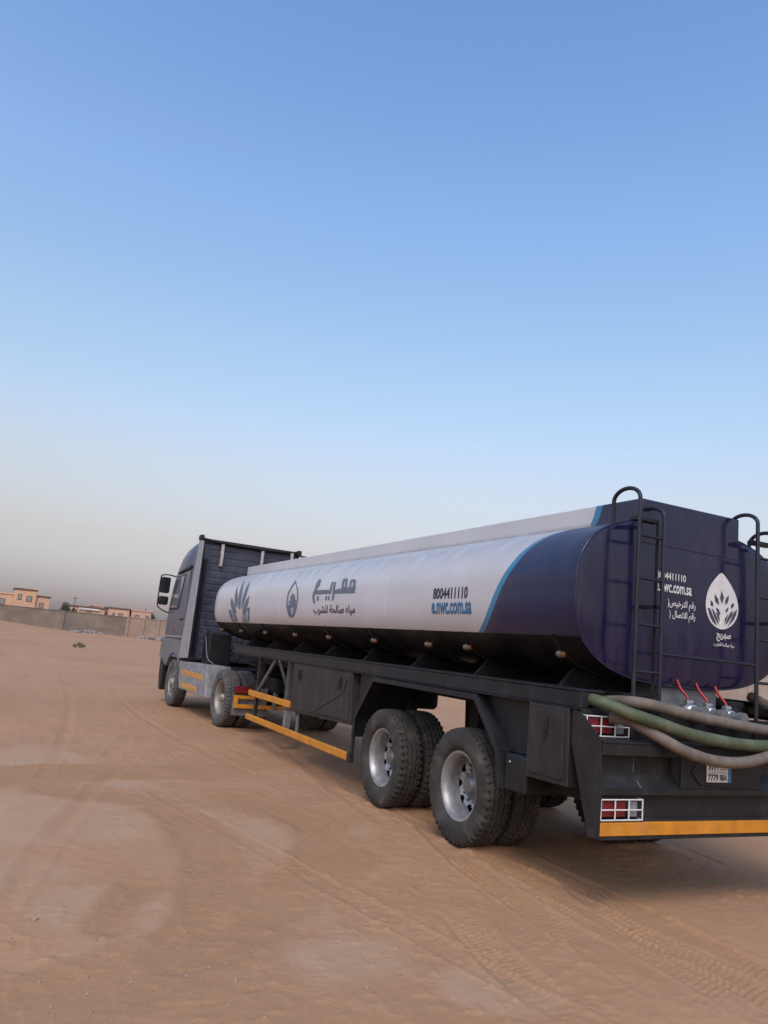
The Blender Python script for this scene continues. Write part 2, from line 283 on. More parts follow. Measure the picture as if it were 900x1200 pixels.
def make_ground():
    xs = np.unique(np.round(np.concatenate([axis(-2.9, 1.7, .0125, -2.9, 2500, 1.07), axis(-7.4, -2.9, .024, -1800, -2.9, 1.07)]), 5)); ys = np.unique(np.round(np.concatenate([axis(-2.0, 2.0, .0125, -1500, 2.0, 1.07), axis(2.0, 5.0, .024, 2.0, 3000, 1.055)]), 5))
    X, Y = np.meshgrid(xs, ys, indexing='ij')
    near = np.clip(1-(np.hypot(X+3, Y-3)-18)/25, 0, 1)
    H = (fbm(X, Y, .35, 1)-.5)*.05*near+(fbm(X, Y, .05, 9, 3)-.5)*.25*np.clip((np.hypot(X, Y-4)-22)/30, 0, 1)
    rough = fbm(X, Y, 9, 21, 4); H += (rough-.5)*.016*near
    loose = np.zeros_like(X); pale = np.zeros_like(X); edge = (fbm(X, Y, 1.6, 31)-.5)
    for i, pl in enumerate(SAND_PATH):
        d, s, o = seg_dist(X, Y, pl); wd = (.30, .2, .45, .12)[i]*(1+1.6*edge)
        k = np.clip(1-(d-wd)/.14, 0, 1); k = k*k*(3-2*k); loose = np.maximum(loose, k*np.clip(.75+1.2*(fbm(X, Y, 1.3, 61)-.35), 0, 1))
        H += k*(-.008+.012*np.clip((d-wd*.6)/.1, 0, 1)) + k*(fbm(X, Y, 3, 77)-.5)*.012
    for i, pl in enumerate(TRACK):
        for off in (0,):
            d, s, o = seg_dist(X, Y, pl); wd = .07+.05*fbm(X, Y, 1, 55+i); k = np.clip(1-np.abs(d)/wd, 0, 1)*np.clip((fbm(X, Y, .9, 70+i)-.25)*3, 0, 1)
            H += -.014*k+.011*np.clip(1-np.abs(d-wd*1.3)/(.5*wd), 0, 1)*fbm(X, Y, 5, 88); loose = np.maximum(loose, .35*np.clip(1-d/(wd*1.8), 0, 1)*np.clip((fbm(X, Y, .9, 70+i)-.25)*3, 0, 1))
    tr = np.random.default_rng(42)
    for i in range(34):                                            # faint old tyre marks
        x0, y0, a = tr.uniform(-9, 3), tr.uniform(-3, 22), tr.normal(1.45, .35); bend = tr.normal(0, .06); pl = []
        for q in range(9): pl.append((x0, y0)); x0 += math.cos(a)*1.6; y0 += math.sin(a)*1.6; a += bend
        d, s, o = seg_dist(X, Y, pl); on = np.clip((fbm(X, Y, .7, 700+i)-.42)*5, 0, 1)*near
        H += on*(-.006*np.clip((.11-d)/.03, 0, 1)+.006*np.clip(1-np.abs(d-.13)/.03, 0, 1)+.0015*np.clip((.11-d)/.02, 0, 1)*np.sin(s*2*PI/.09)); loose = np.maximum(loose, .3*on*np.clip((.16-d)/.06, 0, 1))
    treads = TREAD+[[(x0, 2.0), (x0-.02, 0.), (x0-.1, -2.2), (x0-.2, -4.)] for x0 in (-1.06, -.72, .72, 1.06)]
    for i, pl in enumerate(treads):
        d, s, o = seg_dist(X, Y, pl); L_ = sum(math.dist(p, q) for p, q in zip(pl[:-1], pl[1:])); fade = np.clip(np.minimum(s, L_-s)/.5, 0, 1); fade = np.where(fade <= 0, 0, fade)
        k = np.clip((.15-d)/.03, 0, 1)*np.clip((fbm(X, Y, 1.2, 140+i)-.30)*5, 0, 1)*fade
        row = np.floor(o/.062); fr = o/.062-row; pat = np.clip(np.sin((s/.052+.5*row+.25*fr)*2*PI)*2.2, -1, 1)*np.clip((.5-np.abs(fr-.5))/.12, 0, 1)
        rim = np.clip(1-np.abs(d-.165)/.035, 0, 1)*fade*np.clip((fbm(X, Y, 1.2, 140+i)-.3)*5, 0, 1)
        H += k*(-.012+.006*pat*np.clip((fbm(X, Y, 2.2, 190+i)-.3)*3.5, 0, 1))+.011*rim*fbm(X, Y, 6, 160+i); loose = np.maximum(loose, .75*fade*np.clip((.2-d)/.06, 0, 1))
    strip = np.clip(1-(np.abs(X+.9)-1.3)/.8, 0, 1)*np.clip((2.5-Y)/2, 0, 1)*np.clip((fbm(X, Y, .8, 201)-.3)*3, 0, 1); loose = np.maximum(loose, .4*strip)
    for (c, r) in PALE:
        d = np.hypot(X-c[0], Y-c[1])/r+2.0*(fbm(X, Y, 1.1, 333, 5)-.5); pale = np.maximum(pale, np.clip((1-d)/.45, 0, 1))
    pale = np.maximum(pale, np.clip((fbm(X, Y, .55, 301, 5)-.58)*7, 0, 1)*.6); loose = np.maximum(loose, np.clip((fbm(X, Y, .3, 401)-.52)*6, 0, 1)*.8*(1-pale))
    pale *= (1-.85*loose); H -= (rough-.5)*.013*near*np.clip(pale+.4*loose, 0, 1)
    gr = np.clip((fbm(X, Y, .9, 501)-.55)*6, 0, 1)*(1-pale)*(1-loose)
    for ya in (1.981, 3.587, 10.53):                                # sand squeezed up round the tyres
        for xa in (-1.06, -.735, .735, 1.06): H += np.clip(.03*np.exp(-((X-xa)/.2)**2-((np.abs(Y-ya)-.19)/.09)**2)*(.5+fbm(X, Y, 5, 63)), 0, .03)
    # small clods and crumbs of crust
    cl = np.clip(fbm(X, Y, 17, 83, 3)-.60, 0, .2)*.045*np.clip((fbm(X, Y, .8, 84)-.45)*4, 0, 1)*near; H += cl
    # sand heaped up in front of the far wall
    H += .95*np.exp(-((X+6)/9)**2-((Y-92)/3.5)**2)*(.8+.4*fbm(X, Y, .3, 600))+.35*np.exp(-((X-10)/8)**2-((Y-97)/2.5)**2)
    ni, nj = X.shape; V = np.stack([X, Y, H], -1).reshape(-1, 3)
    I = np.arange(ni*nj).reshape(ni, nj); F = np.stack([I[:-1, :-1], I[1:, :-1], I[1:, 1:], I[:-1, 1:]], -1).reshape(-1, 4)
    me = bpy.data.meshes.new('ground'); me.vertices.add(len(V)); me.vertices.foreach_set('co', V.astype(np.float32).ravel())
    me.loops.add(F.size); me.loops.foreach_set('vertex_index', F.astype(np.int32).ravel())
    me.polygons.add(len(F)); me.polygons.foreach_set('loop_start', np.arange(0, F.size, 4, dtype=np.int32)); me.polygons.foreach_set('loop_total', np.full(len(F), 4, np.int32))
    me.update(); me.polygons.foreach_set('use_smooth', np.ones(len(F), bool))
    for nm, a in (('loose', loose), ('pale', pale), ('grit', gr)):
        at = me.attributes.new(nm, 'FLOAT', 'POINT'); at.data.foreach_set('value', a.astype(np.float32).ravel())
    m, N, L, P = nodes_of('desert_sand'); co = obj_co(N)
    def attr(n):
        q = N.new('ShaderNodeAttribute'); q.attribute_name = n; return q.outputs['Fac']
    big = noise(N, L, co, .12, 6, .6); mid = noise(N, L, co, 1.7, 6, .65, .4); fine = noise(N, L, co, 22, 6, .7); gn = noise(N, L, co, 120, 3, .7)
    c = mixc(N, L, ramp(N, L, mid, .3, .7), (.38, .215, .116), (.455, .262, .147))
    c = mixc(N, L, ramp(N, L, big, .4, .65), c, (.455, .248, .132))
    c = mixc(N, L, math_(N, L, 'MULTIPLY', attr('pale'), ramp(N, L, mid, .25, .6, .6, 1.)), c, mixc(N, L, ramp(N, L, mid, .3, .7), (.40, .252, .148), (.45, .292, .180)))
    c = mixc(N, L, attr('loose'), c, mixc(N, L, ramp(N, L, fine, .3, .7), (.34, .188, .096), (.395, .222, .118)))
    calm = math_(N, L, 'SUBTRACT', 1., math_(N, L, 'MULTIPLY', math_(N, L, 'ADD', attr('loose'), attr('pale'), True), .65))
    v1 = noise(N, L, scaled(N, L, co, (1.5, .35, 1)), 6, 6, .7, .6); v2 = noise(N, L, co, 6, 5, .7)
    c = mixc(N, L, math_(N, L, 'MULTIPLY', calm, ramp(N, L, v1, .35, .7, .0, .55)), c, mixc(N, L, .5, c, (.27, .15, .08))); c = mixc(N, L, math_(N, L, 'MULTIPLY', calm, ramp(N, L, v2, .55, .75, 0, .5)), c, (.45, .29, .185)); c = mixc(N, L, math_(N, L, 'MULTIPLY', calm, ramp(N, L, v2, .45, .25, 0, .5)), c, (.29, .155, .085))
    gmask = math_(N, L, 'MULTIPLY', attr('grit'), ramp(N, L, fine, .5, .62)); c = mixc(N, L, gmask, c, (.30, .18, .125))
    c = mixc(N, L, ramp(N, L, gn, .64, .74, 0, .4), c, (.58, .44, .34)); c = mixc(N, L, ramp(N, L, gn, .34, .26, 0, .3), c, (.26, .15, .10))
    c = mixc(N, L, 1., c, (.92, .885, .875), 'MULTIPLY'); L.new(c, P.inputs['Base Color']); P.inputs['Roughness'].default_value = .92; P.inputs['Specular IOR Level'].default_value = .2
    L.new(bump(N, L, gn, .4, .004, bump(N, L, fine, .5, .012, bump(N, L, v2, .35, .02, bump(N, L, mid, .3, .04)))), P.inputs['Normal'])
    me.materials.append(m); MATS['sand'] = m
    o = link('ground', me); o['kind'] = 'structure'
    o['label'] = 'pinkish sandy ground with tyre tracks'
    return xs, ys, H
GX, GY, GH = make_ground()
def gz(x, y):
    i = min(max(int(np.searchsorted(GX, x)), 0), len(GX)-1); j = min(max(int(np.searchsorted(GY, y)), 0), len(GY)-1); return float(GH[i, j])

# ------------------------------------------------------------------ wheels (shared meshes)
def tyre_mesh(name, mat, r=.53, wd=.29, n=270):
    h = wd/2; tr = h*.86; K = 27; prof = []
    side = [(-.62*h, .315), (-.86*h, .325), (-.97*h, .36), (-h, .405), (-.985*h, .45), (-.93*h, .492)]
    vs = []; fs = []; cols = []
    for s in side: cols.append((s[0], s[1], 0))
    for k in range(K): cols.append((-tr+2*tr*k/(K-1), r, 1))
    for s in side[::-1]: cols.append((-s[0], s[1], 0))
    for j in range(n):
        a = 2*PI*j/n; ph = j/n*45
        zig = .010*(abs((ph*2) % 2-1)*2-1)
        for (w_, rr, t) in cols:
            q = rr
            if t:
                u = abs(w_)/tr; q = r-.012*u**3
                for gpos in (-.052, 0., .052):
                    if abs(w_+zig-gpos) < .0085: q -= .016
                if u > .70 and (ph+(.5 if w_ > 0 else 0)) % 1 < .42: q -= .020
                elif u <= .7 and (ph*2+w_*9) % 1 < .16: q -= .009
            elif abs(w_) > .92*h and rr > .48 and (ph+(.5 if w_ > 0 else 0)) % 1 < .42: q -= .009
            vs.append((w_, q*math.cos(a), q*math.sin(a)))
    m = len(cols)
    for j in range(n):
        for i in range(m-1): fs.append((j*m+i, j*m+i+1, ((j+1) % n)*m+i+1, ((j+1) % n)*m+i))
    b = MB(); b.add(vs, fs, False)
    b.sm = [not (6 <= i % (m-1) < 6+K) for i in range(len(fs))]
    return b.mesh(name, mat)
def rim_mesh(name, mat, depth):
    """rim barrel and pierced disc; the outer side is -x, disc 'depth' behind the lip"""
    b = MB(); n = 120; h = .105
    b.lathe([(-h, .292), (-h-.006, .305), (-h-.006, .318), (-h+.01, .322), (-h+.02, .300), (h, .300), (h+.006, .318), (h-.01, .29), (h-.02, .283), (-h+depth*.35, .268), (-h+.03, .283), (-h, .292)], 60)
    d0 = -h+depth; rad = [.125, .15, .165, .178, .19, .202, .214, .226, .238, .262, .285]; vs = []; fs = []
    for i, q in enumerate(rad):
        bulge = -.035*max(0, 1-abs(q-.19)/.07)
        for k in range(n): vs.append((d0+bulge, q*math.cos(2*PI*k/n), q*math.sin(2*PI*k/n)))
    for i in range(len(rad)-1):
        for k in range(n):
            rm = (rad[i]+rad[i+1])/2; a = ((k+.5)/n*8) % 1-.5; dx = a*2*PI/8*rm
            if math.hypot(dx/1.15, rm-.205) < .037: continue
            fs.append((i*n+k, i*n+(k+1) % n, (i+1)*n+(k+1) % n, (i+1)*n+k))
    b.add(vs, fs, True); return b.mesh(name, mat)
def hub_mesh(name, mat, depth, out):
    b = MB(); d0 = -.105+depth
    b.lathe([(d0+.03, .15), (d0-.004, .142), (d0-.01, .115), (d0-out*.4, .085), (d0-out*.9, .075), (d0-out, .062), (d0-out, .0)], 32)
    for k in range(10):
        a = 2*PI*k/10; c = (0, .142*math.cos(a), .142*math.sin(a)); b.lathe([(d0, .013), (d0-.028, .013), (d0-.034, .008), (d0-.034, 0)], 6, False, 'x', c)
    return b.mesh(name, mat)
TY, TYD = tyre_mesh('tyre', 'tyre'), tyre_mesh('tyre_dusty', 'tyre_dusty')
RIM_IN, RIM_IN_D, RIM_OUT = rim_mesh('rim', 'rim', .165), rim_mesh('rim_drive', 'rim_dusty', .165), rim_mesh('rim_steer', 'rim_dusty', .03)
DRUM = MB().lathe([(.115, .0), (.115, .255), (.135, .262)], 32).mesh('brake_drum', 'underbody')
HUB, HUB_D, HUB_S = hub_mesh('hub', 'hub_steel', .165, .075), hub_mesh('hub_drive', 'rim_dusty', .165, .16), hub_mesh('hub_steer', 'rim_dusty', .03, .07)
def wheel(parent, x, y, rim, hub, ty, label=None, turn=0.):
    flip = x > 0
    o = link('wheel', rim, parent, (x, y, .528)); o.rotation_euler = (random.random()*6, 0, turn) if not flip else (random.random()*6, 0, PI+turn)
    link('tyre', ty, o); 
    if hub: link('hub', hub, o); link('brake_drum', DRUM, o)
    if label: o['label'] = label
    return o

# ------------------------------------------------------------------ tanker trailer
TR = thing('tanker_trailer', 'long water tank semi-trailer, white and navy, with twin rear axles and two rear ladders', 'trailer')
TA, TB, TZ, TN = 1.225, .685, 2.315, 2.8
def sec(a, grow=0.):
    c, s = math.cos(a), math.sin(a)
    return ((TA+grow)*math.copysign(abs(c)**(2/TN), c), TZ+(TB+grow)*math.copysign(abs(s)**(2/TN), s))
def tank_x(z, grow=0.):
    t = min(abs(z-TZ)/(TB+grow), .999); return -(TA+grow)*(1-t**TN)**(1/TN)
YR, YF = .406, 11.62
NA = 128; ANG = [2*PI*k/NA for k in range(NA)]
ANG = [a-.16*math.sin(4*a) for a in ANG]
b = MB(); st = [YR+.0, YR+.02]+list(np.arange(YR+.15, YF-.14, .25))
rows = [(y, 0.) for y in st]
for t in np.linspace(0, PI/2, 7)[1:]: rows.append((YF-.13+.13*math.sin(t), -.13*(1-math.cos(t))))
vs = []
for (y, g) in rows:
    for a in ANG:
        x, z = sec(a, g-.006*(y == YR)); vs.append((x, y, z))
fs = [(i*NA+k, i*NA+(k+1) % NA, (i+1)*NA+(k+1) % NA, (i+1)*NA+k) for i in range(len(rows)-1) for k in range(NA)]
b.add(vs, fs, True); b.add(vs[-NA:], [tuple(range(NA))])
tank = b.build('tank', 'tank', TR); tank['label'] = 'rounded tank shell, white with teal edge, navy tail and black belly'
# rear end plate: slightly dished, with a rolled lip
b = MB(); vs = []; fr = [1., .985, .96, .9, .75, .55, .3, .1]; dp = [0, -.004, -.010, -.014, -.018, -.021, -.023, -.024]
for q, d in zip(fr, dp):
    for a in ANG:
        x, z = sec(a, -.004); vs.append((x*q, YR+d-.001, TZ+(z-TZ)*q))
fs = [(i*NA+k, i*NA+(k+1) % NA, (i+1)*NA+(k+1) % NA, (i+1)*NA+k) for i in range(len(fr)-1) for k in range(NA)]
b.add(vs, fs, True); b.add(vs[-NA:], [tuple(range(NA))], True)
endp = b.build('tank_end', 'navy', TR); endp['label'] = 'glossy navy rear end plate with white lettering and emblem'
b = MB().tube([(sec(a, .002)[0], YR+.004, sec(a, .002)[1]) for a in ANG+[ANG[0]]], .009, 6, False); b.build('rim_seam', 'navy', endp)
# casing on top
HX, HZ = .587, 3.16
b = MB().box(-HX, HX, YR+.028, 11.66, 2.86, HZ, .008); b.build('top_casing', 'tank', TR)
b = MB().box(-HX+.001, HX-.001, YR-.0245, YR+.027, 2.78, HZ-.0015, .008); b.build('casing_end', 'navy', TR)
for y in (1.9, 3.75, 5.6, 7.5, 9.35):                                   # weld seams of the shell
    MB().tube([(sec(a, .0)[0], y, sec(a, .0)[1]) for a in ANG if math.sin(a) > -.5], .003, 5, False).build('weld_seam', 'tank', tank)
LY = (11.36, 9.99, 8.555, 7.08, 5.73, 4.29, 2.95, 2.18, .755)
for y in LY:                                                            # cradle ribs and side lamps
    pts = [sec(a, .012) for a in np.linspace(PI+.42, 2*PI-.42, 22)]
    b = MB()
    for (p, q) in zip(pts[:-1], pts[1:]):
        b.add([(p[0], y-.022, p[1]), (p[0], y+.022, p[1]), (q[0], y+.022, q[1]), (q[0], y-.022, q[1])], [(0, 1, 2, 3)], False)
    inner = [sec(a, -.01) for a in np.linspace(PI+.42, 2*PI-.42, 22)]
    for e in (-.022, .022):
        for k in range(21): b.add([(pts[k][0], y+e, pts[k][1]), (pts[k+1][0], y+e, pts[k+1][1]), (inner[k+1][0], y+e, inner[k+1][1]), (inner[k][0], y+e, inner[k][1])], [(0, 1, 2, 3)])
    b.build('cradle_rib', 'underbody', TR)
    x = tank_x(1.81)
    for s in (1, -1):
        if s < 0 and y not in (2.18, .755): continue
        lb = MB().box(min(s*(x-.055), s*(x+.02)), max(s*(x-.055), s*(x+.02)), y-.01, y+.045, 1.77, 1.845, .006).build('side_lamp', 'black_plastic', TR)
        MB().lathe([(-.012, .0), (-.012, .026), (0, .024), (.012, .026)], 14, True, 'y', (s*(x-.03), y-.012, 1.808)).build('lens', 'amber', lb)
        MB().lathe([(-.026 if s > 0 else .026, .0), (-.024 if s > 0 else .024, .02), (0, .03)], 14, True, 'x', (s*(x-.055), y+.017, 1.808)).build('lens', 'lamp_grey', lb)

# ---- lettering and emblems
def tp(y, z, off=.004):
    x = tank_x(z); x2 = tank_x(z+.01); n = Vector((-.01, 0, (x2-x))); n.normalize()
    return (x+n.x*off, y, z+n.z*off)
def decal(name, polys, mat, fn, parent, label=None, cut=.05):
    bm = bmesh.new()
    for p in polys:
        v = [bm.verts.new((q[0], q[1], 0)) for q in p]
        try: bm.faces.new(v)
        except ValueError: pass
    bmesh.ops.triangulate(bm, faces=bm.faces[:])
    for _ in range(4):
        e = [x for x in bm.edges if x.calc_length() > cut]
        if not e: break
        bmesh.ops.subdivide_edges(bm, edges=e, cuts=1); bmesh.ops.triangulate(bm, faces=bm.faces[:])
    for v in bm.verts: v.co = fn(v.co.x, v.co.y)
    o = MB().bm(bm).build(name, mat, parent)
    if label: o['label'] = label
    return o
def soften(p, k=2):
    """round off a traced outline (corner cutting that keeps the sharp tips)"""
    for _ in range(k):
        q = []
        for i in range(len(p)):
            a, b_, c = p[i-1], p[i], p[(i+1) % len(p)]
            v1 = Vector((a[0]-b_[0], a[1]-b_[1])); v2 = Vector((c[0]-b_[0], c[1]-b_[1]))
            if v1.length and v2.length and v1.angle(v2) < R(75): q.append(b_); continue
            q += [(b_[0]*.75+a[0]*.25, b_[1]*.75+a[1]*.25), (b_[0]*.75+c[0]*.25, b_[1]*.75+c[1]*.25)]
        p = q
    return p
def text(name, body, mat, box, fn, parent, flip=False, bold=.012, label=None, depth=.0012):
    """text squeezed into box=(u0,u1,v0,v1); fn maps (u,v,lift) to space"""
    cu = bpy.data.curves.new(name, 'FONT'); cu.body = body; cu.size = 1; cu.offset = 0; cu.bevel_depth = bold; cu.bevel_resolution = 0; cu.resolution_u = 3
    o = bpy.data.objects.new(name, cu); C.objects.link(o); dg = bpy.context.evaluated_depsgraph_get()
    me = bpy.data.meshes.new_from_object(o.evaluated_get(dg)); C.objects.unlink(o); bpy.data.objects.remove(o)
    co = np.array([v.co[:] for v in me.vertices]); lo, hi = co.min(0), co.max(0)
    for v in me.vertices:
        a = (v.co.x-lo[0])/(hi[0]-lo[0]); t = (v.co.y-lo[1])/(hi[1]-lo[1])
        v.co = fn(box[0]+a*(box[1]-box[0]), box[2]+t*(box[3]-box[2]), depth*(.5+v.co.z/max(hi[2], 1e-6)*.5))
    me.materials.clear(); me.materials.append(MATS[mat]); r = link(name, me, parent)
    if label: r['label'] = label
    return r
side_fn = lambda y, z, l=0.: Vector(tp(y, z, .0035+l))
rear_fn = lambda x, z, l=0.: Vector((x, YR-.031-l, z))
def rear_dish(x, z, l=0.):
    r = max(abs(x/TA), abs((z-TZ)/TB)); d = np.interp(r, [.1, .3, .55, .75, .9, .96, 1.], [.024, .023, .021, .018, .014, .010, 0]); return Vector((x, YR-d-.0045-l, z))
def vis(*words): return ' '.join(''.join(chr(c) for c in reversed(wd)) for wd in reversed(words))
A_WATER = vis((0xFEE3, 0xFEF4, 0xFE8E, 0xFEE9), (0xFEBB, 0xFE8E, 0xFEDF, 0xFEA4, 0xFE94), (0xFEDF, 0xFEE0, 0xFEB8, 0xFEAE, 0xFE8F))
A_LIC = ')'+vis((0xFEAD, 0xFED7, 0xFEE2), (0xFE8D, 0xFEDF, 0xFE98, 0xFEAE, 0xFEA7, 0xFEF4, 0xFEBA))
A_TEL = ') '+vis((0xFEAD, 0xFED7, 0xFEE2), (0xFE8D, 0xFEFB, 0xFE97, 0xFEBC, 0xFE8E, 0xFEDD))
A_NAME = vis((0xFEBB, 0xFEEC, 0xFEAE, 0xFEF3, 0xFE9E))
decal('lettering', WORD, 'decal_grey', side_fn, tank, 'large grey blue Arabic word on the white tank side')
decal('emblem', [soften(p, 1) for p in FAN], 'decal_grey', side_fn, tank, 'grey fan of pointed leaves at the front of the tank side')
for p in FAN_LIGHT: decal('emblem_highlight', [p], 'decal_pale', lambda y, z: side_fn(y, z, .002), tank)
decal('emblem', DROP_RING, 'decal_grey', side_fn, tank, 'small outlined drop emblem beside the large Arabic word')
decal('emblem', DROP_LEAF, 'decal_grey', side_fn, tank); decal('emblem_highlight', DROP_LIGHT, 'decal_pale', lambda y, z: side_fn(y, z, .002), tank)
text('lettering', A_WATER, 'decal_ink', (5.99, 4.57, 2.095, 2.235), side_fn, tank, bold=.022, label='small black Arabic line under the large word')
text('lettering', '8004411110', 'decal_navy', (2.635, 1.975, 2.270, 2.385), side_fn, tank, bold=.03, label='dark phone number on the white tank side')
text('lettering', 'e.nwc.com.sa', 'decal_teal', (2.655, 1.895, 2.118, 2.235), side_fn, tank, bold=.03, label='teal web address under the phone number')
text('lettering', '8004411110', 'sign_white', (-.405, -.065, 2.506, 2.569), rear_dish, endp, bold=.025)
text('lettering', 'e.nwc.com.sa', 'sign_white', (-.41, .006, 2.398, 2.470), rear_dish, endp, bold=.025)
text('lettering', A_LIC, 'sign_white', (-.27, .055, 2.262, 2.352), rear_dish, endp, bold=.018)
text('lettering', A_TEL, 'sign_white', (-.25, .055, 2.170, 2.258), rear_dish, endp, bold=.018)
decal('emblem', [soften(EMB)], 'sign_white', rear_dish, endp, 'white drop emblem with dark lotus leaves'); decal('emblem_leaf', EMB_LEAF, 'leaf_dark', lambda x, z: rear_dish(x, z, .002), endp)
text('lettering', A_NAME, 'sign_white', (.318, .497, 2.046, 2.118), rear_dish, endp, bold=.03)
text('lettering', A_WATER, 'sign_white', (.285, .54, 1.998, 2.040), rear_dish, endp, bold=.02)

# ---- chassis
for s in (-1, 1):
    x0, x1 = sorted((s*1.25, s*1.17))
    b = MB().box(x0, x1, .26, 9.6, 1.412, 1.535, .006); b.box(min(s*1.256, s*1.02), max(s*1.256, s*1.02), .26, 9.7, 1.535, 1.552, .004); b.box(min(s*1.256, s*1.1), max(s*1.256, s*1.1), .26, 9.0, 1.400, 1.4115, .003)
    b.build('side_rail', 'chassis', TR)
    b = MB().box(s*.55-.06, s*.55+.06, .35, 11.2, 1.28, 1.50, .006).box(s*.55-.085, s*.55+.085, .35, 11.2, 1.50, 1.545, .004).box(s*.55-.085, s*.55+.085, .35, 11.2, 1.255, 1.28, .004); b.build('main_beam', 'underbody', TR)
for y in np.arange(.7, 11, 1.15): MB().box(-1.16, 1.16, y-.05, y+.05, 1.40, 1.53, .006).build('cross_member', 'underbody', TR)
for y in np.arange(.9, 11.3, 1.3):
    MB().prism([(-.95, 1.54), (.95, 1.54), (.75, 1.75), (-.75, 1.75)], 1, y-.02, y+.02, .003).build('tank_saddle', 'underbody', TR)
MB().prism([(8.7, 1.545), (8.9, 1.34), (9.4, 1.30), (11.4, 1.30), (11.5, 1.545)], 0, -.62, .62, .006).build('coupling_plate', 'underbody', TR)
AX = (1.981, 3.587)
for y in AX:
    b = MB().tube([(-1.0, y, .528), (1.0, y, .528)], .075, 16).build('axle', 'underbody', TR)
    for s in (-1, 1):
        MB().tube([(s*.60, y, .528), (s*.52, y, .528)], .2, 24).build('brake_drum', 'underbody', b)
        lp = MB()
        for k in range(7):
            l = .62-.07*k; lp.add([], [])
            pts = [(s*.46, y+t*l, .66+.018*k+.10*(t*t)*(l/.62)**2) for t in np.linspace(-1, 1, 9)]
            for p, q in zip(pts[:-1], pts[1:]):
                lp.add([(p[0]-.04, p[1], p[2]), (p[0]+.04, p[1], p[2]), (q[0]+.04, q[1], q[2]), (q[0]-.04, q[1], q[2]), (p[0]-.04, p[1], p[2]+.015), (p[0]+.04, p[1], p[2]+.015), (q[0]+.04, q[1], q[2]+.015), (q[0]-.04, q[1], q[2]+.015)], [(0, 1, 2, 3), (4, 5, 6, 7), (0, 3, 7, 4), (1, 2, 6, 5)])
        lp.build('leaf_spring', 'underbody', b)
for y in (1.25, 2.784, 4.3):
    for s in (-1, 1): MB().prism([(y-.1, 1.27), (y+.1, 1.27), (y+.05, .72), (y-.05, .72)], 0, s*.46-.06, s*.46+.06, .005).build('spring_hanger', 'underbody', TR)
MB().tube([(-.46, 2.784, .95), (.46, 2.784, .95)], .035, 10).tube([(-.46, 3.0, 1.2), (.46, 2.5, .9)], .03, 8).build('brace_rod', 'underbody', TR)
for s, lab in ((-1, None), (1, None)):
    for y in AX:
        wheel(TR, s*1.06, y, RIM_IN, HUB, TY, 'outer dual wheel with polished deep-dish rim' if s < 0 else None); wheel(TR, s*.735, y, RIM_IN, None, TY)
# fender: angular arch of sheet steel with a folded flange
ARCH = [(4.255, .66), (4.24, .90), (3.83, 1.385), (1.67, 1.385), (1.26, .95), (1.205, .65)]
for s in (-1, 1):
    b = MB(); xo, xi = s*1.245, s*.62
    for (p, q) in zip(ARCH[:-1], ARCH[1:]):
        d = Vector((q[0]-p[0], q[1]-p[1])).normalized(); n = Vector((d.y, -d.x))*(.008)
        b.prism([p, q, (q[0]+n.x, q[1]+n.y), (p[0]+n.x, p[1]+n.y)], 0, min(xo, xi), max(xo, xi), .002)
    fen = b.build('fender', 'chassis', TR)
    fl = MB(); wdt = .055
    off = [(4.255, .66), (4.24, .90), (3.83, 1.385), (1.67, 1.385), (1.26, .95), (1.205, .65)]
    inn = [(4.20, .66), (4.19, .88), (3.80, 1.335), (1.70, 1.335), (1.315, .935), (1.26, .65)]
    for k in range(5): fl.prism([off[k], off[k+1], inn[k+1], inn[k]], 0, min(s*1.257, s*1.246), max(s*1.257, s*1.246), .003)
    fl.build('flange', 'chassis', fen)
    MB().prism([(4.252, .70), (4.245, 1.40), (3.86, 1.40), (4.23, .905)], 0, min(s*1.20, s*1.19), max(s*1.20, s*1.19), .002).build('side_sheet', 'chassis', fen)
    MB().prism([(1.64, 1.40), (.87, 1.40), (.87, .96), (1.27, .955)], 0, min(s*1.15, s*1.14), max(s*1.15, s*1.14), .002).build('side_sheet', 'chassis', fen)
    if s < 0:
        MB().box(-1.0, -.75, .30, .87, .70, 1.38, .02).build('inner_panel', 'underbody', fen); sb = MB().box(-1.235, -.75, .90, 1.195, .655, .95, .02); o = sb.build('battery_box', 'chassis', TR); MB().lathe([(0, .01), (-.006, .008), (-.006, 0)], 10, True, 'x', (-1.236, 1.12, .885)).build('bolt', 'chrome', o)
def toolbox(poly, x, depth, inset, name='toolbox'):
    o = MB().prism(poly, 0, x, x+depth, .006).build(name, 'toolbox', TR)
    cy = sum(p[0] for p in poly)/4; cz = sum(p[1] for p in poly)/4
    pn = [(cy+(p[0]-cy)*inset[0], cz+(p[1]-cz)*inset[1]) for p in poly]
    d = MB().prism(pn, 0, x-.010, x+.002, .005).build('door', 'toolbox', o); return o, pn
o, pn = toolbox([(6.46, 1.400), (4.40, 1.400), (4.33, .78), (6.36, .72)], -1.248, .5, (.94, .88)); o['label'] = 'long dark toolbox between the side guard and the fender'
for yy in (6.15, 4.72):
    MB().box(-1.274, -1.257, yy-.03, yy+.03, 1.17, 1.32, .004).box(-1.285, -1.27, yy-.015, yy+.015, 1.20, 1.28, .003).build('latch', 'black_plastic', o)
MB().tube([(-1.260, 5.55, .80), (-1.260, 4.62, 1.12), (-1.260, 4.50, 1.30)], .007, 6).tube([(-1.260, 5.55, .80), (-1.260, 4.55, .84)], .007, 6).build('pressed_ridge', 'toolbox', o)
o, pn = toolbox([(.868, 1.398), (.375, 1.398), (.352, .825), (.866, .815)], -1.262, .45, (.80, .86)); o['label'] = 'narrow dark toolbox between the fender and the rear bumper'
MB().box(-1.288, -1.271, .60, .65, 1.20, 1.31, .004).box(-1.296, -1.284, .612, .638, 1.13, 1.24, .003).build('latch', 'black_plastic', o)
